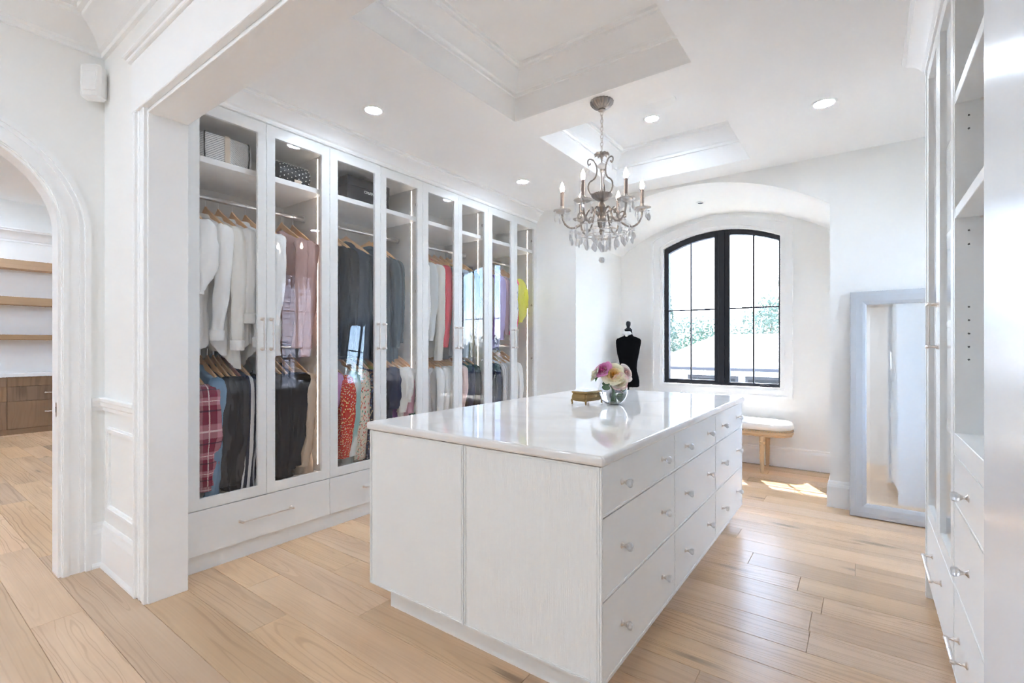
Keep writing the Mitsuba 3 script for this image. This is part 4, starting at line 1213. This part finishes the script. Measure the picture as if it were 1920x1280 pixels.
def hanger(y, rz, col, label, dz=0.0, wing=0.185, yaw=0.0):
    y = nudge(y)
    k = thing('clothes_hanger', label, 'hanger', 'wooden hangers on the wardrobe rails')
    R = rotz(yaw)
    t = (-3.38, y, rz)
    s = np.linspace(-1, 1, 21)
    rows = []
    top = -0.070 - dz
    for q in s:
        u = wing * q
        z = top - 0.112 * abs(q) ** 0.9 - 0.012 * abs(q) ** 4
        v = 0.022 * q * q
        hh = 0.030 - 0.017 * abs(q)
        w = 0.006 + 0.003 * abs(q)
        rows.append(np.array([(u, v - w, z - hh), (u, v + w, z - hh), (u, v + w * 0.7, z + hh * 0.5), (u, v - w * 0.7, z + hh * 0.5)]))
    add(k, 'body', place(loft(rows), R, t), col, smooth=35)
    a = np.linspace(-0.6 * PI, PI * 0.62, 14)
    q = [(0, 0, top), (0, 0, -0.036)] if dz == 0 else [(0, 0, top), (0, 0, -0.036)]
    arc = [(0.0185 * math.sin(x) * 1.0, 0, 0.0185 * math.cos(x) - 0.0) for x in np.linspace(PI * 1.0, -0.55 * PI, 16)]
    hk = q + arc[1:] if False else q + [(x, y_, z) for x, y_, z in arc]
    add(k, 'hook', place(tube(hk, 0.0016, 5), R, t), 'm_chrome', smooth=40)
    return k


def garment(name, label, cat_, y, rz, fab, length=0.72, sleeve=0.55, width=0.205, thick=0.05, flare=1.1, seed=0, puff=0.0, dz=0.0, collar=True, cuff=None, yaw=0.0, hcol='m_hanger', group=None, sl_w=0.054, fabs=None, tails=0.0):
    rg = random.Random(seed * 7 + 3)
    yaw = yaw + rg.uniform(-0.05, 0.05)
    hanger(y, rz, hcol, 'wooden hanger holding the ' + label.split(', on the ')[0], dz=dz, yaw=yaw)
    y = nudge(y)
    k = thing(name, label, cat_, group)
    R = rotz(yaw)
    t = (-3.38, y, rz - 0.138 - dz)
    n, ph = 44, [rg.uniform(0, 2 * PI) for _ in range(6)]
    th = np.arange(n) * 2 * PI / n
    rows, uvs = [], []
    zs = np.concatenate([[0.012, 0.0, -0.014, -0.032, -0.056, -0.085, -0.12], -0.12 - (length - 0.12) * np.linspace(0.08, 1, 16)])
    ws = np.concatenate([[0.045, 0.055, 0.095, 0.14, 0.18, width, width * 1.0], width * (1 + (flare - 1) * np.linspace(0.02, 1, 16) ** 1.2)])
    ts = np.concatenate([[0.030, 0.034, 0.034, 0.034, 0.036, 0.042, thick * 0.95], thick * (1 + 0.25 * np.linspace(0, 1, 16))])
    ws = ws * np.where(zs < -0.11, 0.86, 1.0)
    for z, w, tk in zip(zs, ws, ts):
        d = max(0, -z - 0.06) / length
        fz = meshkit.fbm(np.stack([np.cos(th) * 3 + seed * 3.3, np.sin(th) * 3, np.full(n, z * 7.0)], 1), 3, 1) - 0.5
        fold = 1 + (1.0 * fz + 0.22 * np.sin(5 * th + ph[0] + 2 * d) + 0.17 * np.sin(9 * th + ph[1]) + 0.09 * np.sin(15 * th + ph[2] + 3 * d)) * min(1, d * 1.6 + 0.05)
        sx = np.sign(np.cos(th)) * np.abs(np.cos(th)) ** 0.75
        sy = np.sign(np.sin(th)) * np.abs(np.sin(th)) ** 0.8
        wob = 0.010 * d * math.sin(ph[3] + 6 * d)
        zz = np.full(n, z) + (0.02 + tails) * d * d * np.sin(2 * th + ph[4]) + 0.008 * d * np.sin(5 * th + ph[5])
        rows.append(np.stack([w * sx * (0.92 + 0.08 * fold), tk * sy * fold + wob + 0.022 * np.cos(th) ** 2 * min(1, w / width), zz], 1))
        uvs.append(np.stack([th / (2 * PI) * 0.95, np.full(n, -z)], 1))
    m = loft(rows, cap=False)
    add(k, 'body', place(m, R, t), fab, smooth=True, uv=np.vstack(uvs))
    if sleeve > 0:
        for s in (1, -1):
            sp = rg.uniform(-0.012, 0.012)
            out = 0.030 + 0.02 * puff
            path = bez([(s * (width - 0.045), 0.020, -0.062), (s * (width + out * 0.7), 0.022, -0.075), (s * (width + out), 0.018, -0.12), (s * (width + out), 0.012 + sp, -0.10 - sleeve * 0.45), (s * (width + out - 0.004), 0.008 + sp, -0.08 - sleeve * 0.7), (s * (width + out - 0.012), sp * 2, -0.08 - sleeve * 0.85), (s * (width + out - 0.016), sp * 2.5, -0.08 - sleeve)], 11)
            rr_, uv_ = [], []
            a = np.arange(18) * 2 * PI / 18
            L = len(path)
            tg = np.gradient(path, axis=0)
            tg /= np.linalg.norm(tg, axis=1, keepdims=True)
            for i in range(L):
                q = i / (L - 1)
                wy = (sl_w * (1 - 0.34 * q) + puff * 0.05 * math.sin(PI * min(1, max(0, (q - 0.22) / 0.70))) ** 1.2)
                if q > 0.93 and puff:
                    wy *= 0.8
                wy *= min(1.0, 0.30 + 5 * q)
                wx = wy * 0.62
                e2 = np.array([0, 1.0, 0])
                e1 = np.cross(e2, tg[i])
                e1 /= np.linalg.norm(e1)
                fz = meshkit.fbm(np.stack([np.cos(a) * 1.6 + seed, np.sin(a) * 1.6 + s, np.full(18, q * 9.0)], 1), 3, 2) - 0.5
                fo = 1 + 0.55 * fz + 0.10 * np.sin(4 * a + ph[0] + 5 * q) + 0.08 * np.sin(7 * a + ph[2] - 4 * q) + 0.06 * math.sin(14 * q + ph[3])
                rr_.append(path[i] + np.outer(np.cos(a) * wx * fo, e1) + np.outer(np.sin(a) * wy * fo, e2))
                uv_.append(np.stack([a / (2 * PI) * 0.3, np.full(18, q * sleeve)], 1))
            add(k, 'sleeve', place(loft(rr_, cap=False), R, t), fabs or fab, smooth=True, uv=np.vstack(uv_))
            if cuff:
                e = path[-1]
                cr = []
                for z, w_ in ((0.03, 0.043), (0.0, 0.042), (-0.03, 0.041), (-0.034, 0.036)):
                    cr.append(np.stack([e[0] + 0.028 * np.cos(a) * w_ / 0.042, e[1] + w_ * np.sin(a) * 1.02, np.full(18, e[2] + z)], 1))
                add(k, 'cuff', place(loft(cr, cap=False), R, t), cuff, smooth=True, uv=np.vstack([np.stack([a / (2 * PI) * 0.3, np.full(18, j * 0.03)], 1) for j in range(4)]))
    if collar:
        cr, uv_ = [], []
        a = np.arange(24) * 2 * PI / 24
        for z, s in ((0.008, 1.0), (0.030, 0.92), (0.034, 0.96), (0.014, 1.28), (0.004, 1.38)):
            cr.append(np.stack([0.056 * s * np.cos(a), 0.040 * s * np.sin(a), np.full(24, z) - 0.012 * np.abs(np.cos(a))], 1))
            uv_.append(np.stack([a / (2 * PI) * 0.3, np.full(24, z)], 1))
        add(k, 'collar', place(loft(cr, cap=False), R, t), fab, smooth=True, uv=np.vstack(uv_))
    return k


UP, LO = 2.25, 1.305
gid = [0]


def G(name, label, cat_, y, rz, fab, **kw):
    gid[0] += 1
    return garment(name, label, cat_, y, rz, fab, seed=gid[0], **kw)


r1 = 'on the first wardrobe\'s upper rail'
G('blouse', f'white puff-sleeved blouse, leftmost of the shirts, {r1}', 'blouse', 1.225, UP, 'c_white', length=0.80, sleeve=0.42, puff=0.42, collar=False, sl_w=0.06)
G('shirt', f'white shirt second from the left, {r1}', 'shirt', 1.335, UP, 'c_white', length=0.80, sleeve=0.66, cuff='c_white', tails=0.05)
G('shirt', f'white linen shirt third from the left, {r1}', 'shirt', 1.41, UP, 'c_ivory', length=0.90, sleeve=0.72, cuff='c_white', tails=0.05)
G('shirt', f'white collared shirt fourth from the left, {r1}', 'shirt', 1.495, UP, 'c_white', length=0.84, sleeve=0.55, cuff='c_white', tails=0.04)
G('shirt', f'white cuffed shirt just left of the first door gap, {r1}', 'shirt', 1.58, UP, 'c_white', length=0.92, sleeve=0.70, cuff='c_white', tails=0.06)
G('tunic', f'white tunic left of the rose blouses, {r1}', 'tunic', 1.68, UP, 'c_white', length=0.88, sleeve=0.62, collar=False, cuff='c_ivory')
G('blouse', f'dusty rose blouse left of its twin, {r1}', 'blouse', 1.83, UP, 'c_rose', length=0.78, sleeve=0.74, collar=False)
G('blouse', f'dusty rose blouse nearest the light strip, {r1}', 'blouse', 1.915, UP, 'c_rose', length=0.80, sleeve=0.80, collar=False)
r2 = 'on the first wardrobe\'s lower rail'
G('shirt', f'red plaid flannel shirt with rolled cuffs, {r2}', 'shirt', 1.245, LO, 'c_plaid', length=0.62, sleeve=0.56, cuff='c_plaid', dz=0.05, sl_w=0.085)
G('jacket', f'faded blue denim shirt beside the plaid one, {r2}', 'shirt', 1.305, LO, 'c_denim', length=0.72, sleeve=0.70, cuff='c_denim')
G('cardigan', f'charcoal cardigan right of the denim shirt, {r2}', 'cardigan', 1.345, LO, 'c_charcoal', length=0.72, sleeve=0.64)
G('jacket', f'black jacket third from the stripes, {r2}', 'jacket', 1.38, LO, 'c_black', length=0.76, sleeve=0.62)
G('jacket', f'black hooded jacket second from the stripes, {r2}', 'jacket', 1.41, LO, 'c_black', length=0.78, sleeve=0.64, thick=0.06)
G('jacket', f'black jacket on a red-brown hanger, {r2}', 'jacket', 1.44, LO, 'c_charcoal', length=0.80, sleeve=0.62, hcol='m_hanger_dark')
G('track_jacket', f'navy track jacket with white sleeve stripes, {r2}', 'jacket', 1.505, LO, 'c_navy', length=0.74, sleeve=0.78, fabs='c_stripe')
G('coat', f'black coat right of the track jacket, {r2}', 'coat', 1.70, LO, 'c_black', length=0.80, sleeve=0.66)
G('coat', f'black wool coat in the middle behind the second door, {r2}', 'coat', 1.75, LO, 'c_black', length=0.82, sleeve=0.62, thick=0.06)
G('coat', f'black coat with wide sleeves left of the beige one, {r2}', 'coat', 1.805, LO, 'c_black', length=0.66, sleeve=0.60, thick=0.07, sl_w=0.085)
G('trench_coat', f'beige trench coat by the light strip, {r2}', 'coat', 1.895, LO, 'c_beige', length=0.80, sleeve=0.62, sl_w=0.055)
r3 = 'on the second wardrobe\'s upper rail'
G('sweater', f'black sequin-fronted top, leftmost, {r3}', 'top', 2.20, UP, 'c_black', length=0.86, sleeve=0.80)
G('sweater', f'black sweater second from the left, {r3}', 'sweater', 2.265, UP, 'c_black', length=0.90, sleeve=0.80)
G('cardigan', f'blue-grey cardigan, leftmost of the slate knits, {r3}', 'cardigan', 2.39, UP, 'c_slatedark', length=0.90, sleeve=0.84, thick=0.06, yaw=0.95)
G('cardigan', f'dark slate cardigan in the middle of the knits, {r3}', 'cardigan', 2.615, UP, 'c_slate', length=1.02, sleeve=0.74, thick=0.06, yaw=1.15, sl_w=0.075)
G('cardigan', f'slate cardigan right of the middle knit, {r3}', 'cardigan', 2.655, UP, 'c_slatedark', length=0.96, sleeve=0.70, thick=0.04, yaw=1.15)
G('cardigan', f'slate teal cardigan nearest the light strip, {r3}', 'cardigan', 2.69, UP, 'c_slate', length=0.94, sleeve=0.70, thick=0.04, yaw=1.15, sl_w=0.05)
r4 = 'on the second wardrobe\'s lower rail'
for i, (nm, ds, cc, y, fb, kw) in enumerate((
        ('dress', 'mauve patterned dress, leftmost', 'dress', 2.13, 'c_lilac', dict(length=0.70, sleeve=0.3)),
        ('dress', 'red dress with tiny pale flowers', 'dress', 2.225, 'c_redfloral', dict(length=0.66, sleeve=0.58, sl_w=0.08, dz=0.04)),
        ('dress', 'white and mint tie-dyed dress', 'dress', 2.30, 'c_mint', dict(length=0.78, sleeve=0.62)),
        ('dress', 'cream dress sprigged with red and green flowers', 'dress', 2.38, 'c_creamfloral', dict(length=0.80, sleeve=0.66, sl_w=0.07)),
        ('dress', 'navy dress scattered with cream flowers', 'dress', 2.46, 'c_navyfloral', dict(length=0.82, sleeve=0.70, sl_w=0.075)),
        ('top', 'olive yellow top beside the navy floral dress', 'top', 2.535, 'c_olive', dict(length=0.62, sleeve=0.5)),
        ('top', 'dark plum short-sleeved top', 'top', 2.645, 'c_navy', dict(length=0.46, sleeve=0.30, sl_w=0.09)),
        ('skirt', 'purple top behind the plum one', 'top', 2.70, 'c_purple', dict(length=0.72, sleeve=0)),
        ('top', 'white lace top', 'top', 2.745, 'c_ivory', dict(length=0.66, sleeve=0.34, sl_w=0.07)),
        ('t_shirt', 'white short-sleeved T-shirt in the middle of the fourth door', 'T-shirt', 2.795, 'c_white', dict(length=0.72, sleeve=0.26, sl_w=0.085, collar=False)),
        ('top', 'pale pink top right of the white T-shirt', 'top', 2.845, 'c_pinkpale', dict(length=0.70, sleeve=0.36)),
        ('dress', 'dark green and white leaf-print dress by the light strip', 'dress', 2.89, 'c_greenfloral', dict(length=0.72, sleeve=0.40)))):
    G(nm, f'{ds}, {r4}', cc, y, LO, fb, yaw=0.0 if i < 6 else 0.15, **kw)
r5 = 'on the third wardrobe\'s upper rail'
for nm, ds, cc, y, fb, kw in (
        ('shirt', 'white shirt, leftmost', 'shirt', 3.06, 'c_white', dict(length=0.84, sleeve=0.72)),
        ('sweater', 'light grey sweater beside the white shirt', 'sweater', 3.125, 'c_lightgray', dict(length=0.76, sleeve=0.68, sl_w=0.07)),
        ('cardigan', 'pale oatmeal cardigan left of the coral one', 'cardigan', 3.215, 'c_palegray', dict(length=0.90, sleeve=0.86, sl_w=0.07)),
        ('sweater', 'coral red sweater', 'sweater', 3.315, 'c_coral', dict(length=0.70, sleeve=0.74, sl_w=0.07)),
        ('sweater', 'mid grey sweater right of the coral one', 'sweater', 3.405, 'c_gray', dict(length=0.92, sleeve=0.82)),
        ('sweater', 'charcoal sweater behind the fifth and sixth door frames', 'sweater', 3.49, 'c_charcoal', dict(length=0.90, sleeve=0.80)),
        ('blouse', 'pale blue-grey blouse left of the taupe one', 'blouse', 3.585, 'c_bluegray', dict(length=0.90, sleeve=0.84)),
        ('cardigan', 'taupe cardigan left of the navy one', 'cardigan', 3.655, 'c_taupe', dict(length=0.90, sleeve=0.84)),
        ('blazer', 'navy blazer, rightmost', 'blazer', 3.735, 'c_navy', dict(length=0.80, sleeve=0.60, thick=0.06))):
    G(nm, f'{ds}, {r5}', cc, y, UP, fb, yaw=0.1, **kw)
r6 = 'on the third wardrobe\'s lower rail'
for nm, ds, cc, y, fb, kw in (
        ('dress', 'pleated white dress, leftmost', 'dress', 3.145, 'c_palestripe', dict(length=0.74, sleeve=0)),
        ('blouse', 'white blouse second from the left', 'blouse', 3.225, 'c_white', dict(length=0.74, sleeve=0.52)),
        ('blouse', 'white blouse third from the left', 'blouse', 3.305, 'c_white', dict(length=0.74, sleeve=0.56)),
        ('blouse', 'ivory blouse fourth from the left', 'blouse', 3.385, 'c_ivory', dict(length=0.74, sleeve=0.56)),
        ('blouse', 'white blouse fifth from the left', 'blouse', 3.46, 'c_white', dict(length=0.72, sleeve=0.56)),
        ('skirt', 'blush top behind the sixth door', 'top', 3.56, 'c_blush', dict(length=0.70, sleeve=0.4)),
        ('jacket', 'navy jacket left of its darker neighbour', 'jacket', 3.66, 'c_navy', dict(length=0.66, sleeve=0.5)),
        ('jacket', 'black jacket, rightmost', 'jacket', 3.75, 'c_black', dict(length=0.66, sleeve=0.5))):
    G(nm, f'{ds}, {r6}', cc, y, LO, fb, yaw=0.1, **kw)
for i, y in enumerate((3.04, 3.085, 3.115, 3.185, 3.265, 3.345, 3.425)):
    hanger(y, LO, 'm_hanger', f'empty wooden hanger, {("first", "second", "third", "fourth", "fifth", "sixth", "seventh")[i]} from the left among the third wardrobe\'s white clothes', yaw=0.1)
r7 = 'on the last wardrobe\'s upper rail'
for nm, ds, cc, y, fb, kw in (
        ('blouse', 'taupe blouse, leftmost', 'blouse', 3.975, 'c_taupe', dict(length=0.72, sleeve=0.6)),
        ('blouse', 'deep purple blouse', 'blouse', 4.06, 'c_purple', dict(length=0.74, sleeve=0.62)),
        ('blouse', 'lavender satin blouse', 'blouse', 4.145, 'c_lavender', dict(length=0.84, sleeve=0.66, sl_w=0.075)),
        ('blouse', 'mauve pink blouse', 'blouse', 4.25, 'c_mauve', dict(length=0.72, sleeve=0.6)),
        ('blouse', 'white blouse sprigged with grey', 'blouse', 4.385, 'c_whitefloral', dict(length=0.66, sleeve=0.56, sl_w=0.075)),
        ('blouse', 'hot pink blouse left of the lime one', 'blouse', 4.45, 'c_pink', dict(length=0.66, sleeve=0.52)),
        ('blouse', 'lime yellow blouse with draped sleeves, rightmost', 'blouse', 4.52, 'c_lime', dict(length=0.54, sleeve=0.46, puff=0.7, sl_w=0.075))):
    G(nm, f'{ds}, {r7}', cc, y, UP, fb, yaw=0.12, **kw)
r8 = 'on the last wardrobe\'s lower rail'
for nm, ds, cc, y, fb, kw in (
        ('jacket', 'dark navy jacket, leftmost', 'jacket', 4.10, 'c_navy', dict(length=0.60, sleeve=0.5)),
        ('shirt', 'pale striped shirt second from the left', 'shirt', 4.22, 'c_palestripe', dict(length=0.70, sleeve=0.56)),
        ('shirt', 'white shirt in the middle', 'shirt', 4.31, 'c_white', dict(length=0.70, sleeve=0.56)),
        ('shirt', 'ivory shirt second from the right', 'shirt', 4.415, 'c_ivory', dict(length=0.66, sleeve=0.52)),
        ('shirt', 'white shirt, rightmost', 'shirt', 4.50, 'c_white', dict(length=0.64, sleeve=0.5))):
    G(nm, f'{ds}, {r8}', cc, y, LO, fb, yaw=0.12, **kw)

# ------------------------------------------------------------------ hall and study furniture
k = thing('motion_sensor', 'white plastic motion sensor mounted high in the hall corner', 'motion sensor')
Rm = rotz(math.radians(45))
tm_ = (-3.60, 0.815, 2.83)
add(k, 'housing', place(box(-0.055, 0.055, -0.035, 0.03, -0.10, 0.10, 0.014), Rm @ rotz(0), tm_), 'm_plastic', smooth=20)
add(k, 'lens', place(box(-0.035, 0.035, -0.041, -0.034, -0.06, 0.05, 0.003), Rm, tm_), 'm_trim')
add(k, 'mount', place(box(-0.04, 0.04, 0.03, 0.055, -0.075, 0.075, 0.004), Rm, tm_), 'm_plastic')
k = thing('strike_plate', 'small nickel strike plate on the jamb of the arched doorway', 'strike plate')
add(k, 'plate', box(-3.722, -3.690, 0.6725, 0.6745, 0.905, 0.985), 'm_nickel')
add(k, 'hole', box(-3.712, -3.700, 0.6715, 0.6729, 0.93, 0.96), 'm_gap')
XD = -10.06
d_ = thing('dresser', 'low brown wooden dresser with a white top seen through the arch', 'dresser')
YD0, YD1 = -0.70, 2.30


def wbox(x0, x1, y0, y1, z0, z1, seed, c=0.0):
    m = box(x0, x1, y0, y1, z0, z1, c)
    uv = np.stack([seed * 10 + m.vertices[:, 2] + 1.0, m.vertices[:, 1] * 0.35 + 0.4], 1)
    return m, uv


def wadd(parent, name, b, seed, **kw):
    m, uv = wbox(*b, seed)
    return add(parent, name, m, 'm_walnut', uv=uv, **kw)


wadd(d_, 'carcass', (-10.215, XD - 0.021, YD0, YD1, 0.08, 0.845), 301)
wadd(d_, 'plinth', (-10.215, XD - 0.012, YD0 + 0.01, YD1 - 0.01, 0, 0.0795), 302)
add(d_, 'top', box(-10.215, XD + 0.015, YD0 - 0.02, YD1 + 0.02, 0.8455, 0.90, 0.003), 'm_trim')
s_ = 310
for c in range(3):
    a, b = YD0 + c * 1.0 + 0.003, YD0 + (c + 1) * 1.0 - 0.003
    for z0, z1 in ((0.708, 0.842), (0.49, 0.703), (0.085, 0.485)):
        s_ += 1
        dk = wadd(d_, 'drawer', (XD - 0.02, XD, a, b, z0, z1), s_)
        L = 0.02 if z1 > 0.8 else 0.16
        zc = (z0 + z1) / 2 if z1 > 0.5 else 0.31
        add(dk, 'handle', bar_pull((XD, (a + b) / 2 + 0.07 - L, zc), (XD, (a + b) / 2 + 0.07 + L, zc), (1, 0, 0), 0.035, 0.007), 'm_nickel', smooth=35)
for i, z in enumerate((1.393, 1.905, 2.43)):
    k = thing('wall_shelf', ('lowest', 'middle', 'topmost')[i] + ' of three thick oak shelves on the wall above the dresser', 'shelf', 'oak shelves in the study')
    m = box(-10.218, -9.97, YD0 - 0.3, YD1 + 0.3, z, z + (0.075, 0.115, 0.13)[i], 0.003)
    uv = np.stack([(400 + i) * 10 + m.vertices[:, 1] + 2, m.vertices[:, 2] + m.vertices[:, 0]], 1)
    mat('m_shelf', mikit.proc(wood_fn((0.50, 0.33, 0.19), (0.30, 0.17, 0.085))), 0.45, 0.4) if i == 0 else None
    add(k, None, m, 'm_shelf', uv=uv)

# ------------------------------------------------------------------ outdoors
GZ = -3.0
k = struct('lawn', 'structure')
add(k, None, box(-90, 90, -90, 90, GZ - 0.2, GZ), 'm_lawn')


def house(label, x0, x1, y0, y1, zw, zr, roofm, axis='x', eave=0.5, wins=()):
    k = thing('house', label, 'house')
    add(k, 'walls', box(x0, x1, y0, y1, GZ, zw), 'm_render')
    if axis == 'x':
        yc = (y0 + y1) / 2
        prof = Polygon([(y0 - eave, zw - 0.15), (y0 - eave, zw), (yc, zr), (y1 + eave, zw), (y1 + eave, zw - 0.15)])
        add(k, 'roof', ex_yz(prof, x0 - eave, x1 + eave), roofm)
    else:
        xc = (x0 + x1) / 2
        prof = Polygon([(x0 - eave, zw - 0.15), (x0 - eave, zw), (xc, zr), (x1 + eave, zw), (x1 + eave, zw - 0.15)])
        add(k, 'roof', ex_xz(prof, y0 - eave, y1 + eave), roofm)
    for (a, b, c, d, e, f) in wins:
        wk = add(k, 'window', box(a, b, c, d, e, f), 'm_black')
    return k


h1 = thing('house', 'white house with a pale hipped roof outside the alcove window', 'house')
add(h1, 'walls', box(-5.6, 9.0, 16, 20, GZ, 0.66), 'm_render')
hv = np.array([(-6.0, 15.5, 0.66), (9.4, 15.5, 0.66), (9.4, 20.5, 0.66), (-6.0, 20.5, 0.66), (-4.15, 18, 1.70), (7.5, 18, 1.70), (-6.0, 15.5, 0.56), (9.4, 15.5, 0.56), (9.4, 20.5, 0.56), (-6.0, 20.5, 0.56)])
add(h1, 'roof', trimesh.convex.convex_hull(hv), 'm_roof')
add(h1, 'gutter', box(-6.05, 9.45, 15.42, 15.498, 0.55, 0.63), 'm_gutter')
for wx in (-4.6, -2.9, 0.2, 3.2):
    add(h1, 'window', box(wx, wx + 1.5, 15.96, 15.998, -0.5, 0.36), 'm_gutter')
    add(h1, 'pane', box(wx + 0.08, wx + 1.42, 15.955, 15.9595, -0.42, 0.28), 'm_black')
house('low white garage left of the hipped house outside the alcove window', -14, -6.6, 17, 20, 0.35, 1.16, 'm_roof', 'x', 0.3, [(-8.0, -7.2, 16.96, 16.998, -0.6, 0.0)])
h2 = house('neighbouring house with a shingled gable roof outside the right window', 5.5, 12.0, 4.4, 9.5, 0.2, 3.9, 'm_shingle', 'y', 0.4, [])
courses = []
for s, (xa, xb) in ((0, (5.1, 8.75)), (1, (12.4, 8.75))):
    n = 22
    for i in range(n):
        q0, q1 = i / n, (i + 1) / n
        p0 = np.array([xa + (xb - xa) * q0, 0.2 + 3.7 * q0])
        p1 = np.array([xa + (xb - xa) * q1, 0.2 + 3.7 * q1])
        up = np.array([-(xb - xa) / abs(xb - xa) * 0.712, 0.702])
        poly = Polygon([p0, p1, p1 + up * 0.004, p0 + up * 0.03])
        add(h2, 'shingle_course', ex_xz(poly.buffer(0), 4.0, 9.9), 'm_shingle')
k = thing('eave', 'roof overhang above the alcove window', 'roof overhang')
add(k, None, box(-3.6, 1.2, 6.05, 6.62, 3.05, 3.2), 'm_roof')
k = thing('balcony_railing', 'black metal balcony railing outside the right window', 'railing')
add(k, 'post', cat([box(2.35, 2.41, y - 0.03, y + 0.03, GZ, 1.12) for y in (3.2, 5.4)]), 'm_black')
add(k, 'rail', cat([box(2.36, 2.40, 3.2, 6.8, z, z + 0.04) for z in (0.15, 1.05)]), 'm_black')
for y in np.arange(3.3, 6.7, 0.11):
    add(k, 'baluster', box(2.37, 2.39, y - 0.01, y + 0.01, 0.19, 1.05), 'm_black')


def tree(label, x, y, h, r, seed, col='m_foliage', n=1500, base=0.25, conifer=False):
    rg = np.random.default_rng(seed)
    k = thing('tree', label, 'tree', 'trees outside the windows')
    z0 = GZ
    trunk = [tube([(x, y, z0), (x + 0.1, y, z0 + h * 0.5), (x, y + 0.1, z0 + h * 0.9)], [0.16, 0.11, 0.03], 7)]
    for j in range(9):
        a, q = rg.uniform(0, 2 * PI), rg.uniform(0.35, 0.8)
        b = np.array([x, y, z0 + h * q])
        e = b + np.array([math.cos(a), math.sin(a), 0.6]) * r * (0.8 if not conifer else 0.5) * (1.1 - q)
        trunk.append(tube([b, (b + e) / 2 + [0, 0, 0.1], e], [0.05, 0.03, 0.012], 5))
    add(k, 'trunk', cat(trunk), 'm_bark', smooth=40)
    u = rg.normal(size=(n, 3))
    u /= np.linalg.norm(u, axis=1, keepdims=True)
    rad = rg.uniform(0.35, 1, n) ** 0.5
    c = u * rad[:, None]
    c *= (0.65 + 0.7 * meshkit.fbm(u * 2.2 + seed, 3, seed))[:, None]
    if conifer:
        zz = rg.uniform(0, 1, n)
        c = np.c_[c[:, :2] * (1.05 - zz)[:, None], zz * 2 - 1]
    p = np.c_[x + c[:, 0] * r, y + c[:, 1] * r, z0 + h * (base + (1 - base) * (c[:, 2] * 0.5 + 0.5))]
    s = rg.uniform(0.05, 0.11, n) * (r / 2.2) ** 0.5
    a, b = rg.normal(size=(n, 3)), rg.normal(size=(n, 3))
    a /= np.linalg.norm(a, axis=1, keepdims=True)
    b /= np.linalg.norm(b, axis=1, keepdims=True)
    v = np.stack([p - a * s[:, None], p + b * s[:, None] * 0.6, p + a * s[:, None], p - b * s[:, None] * 0.6], 1).reshape(-1, 3)
    i = np.arange(n)[:, None] * 4
    f = np.vstack([i + [0, 1, 2], i + [0, 2, 3]])
    add(k, 'foliage', trimesh.Trimesh(v, f, process=False), col, kind='stuff')


for i, (lb, x, y, h, r, col, con) in enumerate((
        ('slender tall tree at the left edge of the alcove window view', -10.4, 23.0, 8.6, 1.2, 'm_foliage', True), ('tall thin tree second from the left through the alcove window', -8.6, 26.0, 7.8, 1.2, 'm_foliage_pale', True),
        ('bushy tree low at the left through the alcove window', -13.5, 27.5, 5.6, 2.2, 'm_foliage', False), ('rounded tree left of the window mullion', -8.6, 30.5, 6.2, 2.2, 'm_foliage_pale', False),
        ('broad tree just right of the window mullion', -4.4, 32.0, 7.0, 2.6, 'm_foliage_pale', False), ('tall loose tree at the right of the alcove window view', -2.2, 24.5, 7.6, 2.0, 'm_foliage_pale', False),
        ('low bushy tree behind the house roof', -5.6, 24.0, 5.2, 1.7, 'm_foliage', False), ('tree beyond the house, right of the alcove window view', 2.6, 26.0, 8.0, 2.6, 'm_foliage_pale', False),
        ('large garden tree far right of the house', 9.5, 29.0, 8.5, 3.4, 'm_foliage', False), ('green tree close to the alcove on its right', 4.0, 12.6, 4.6, 1.7, 'm_foliage', False),
        ('garden tree outside the right window', 14.2, 12.8, 7.0, 2.6, 'm_foliage', False), ('tree in front of the shingled house', 3.7, 7.6, 4.6, 0.9, 'm_foliage_pale', False))):
    tree(lb, x, y, h, r, 20 + i, col, 5200, 0.2, con)
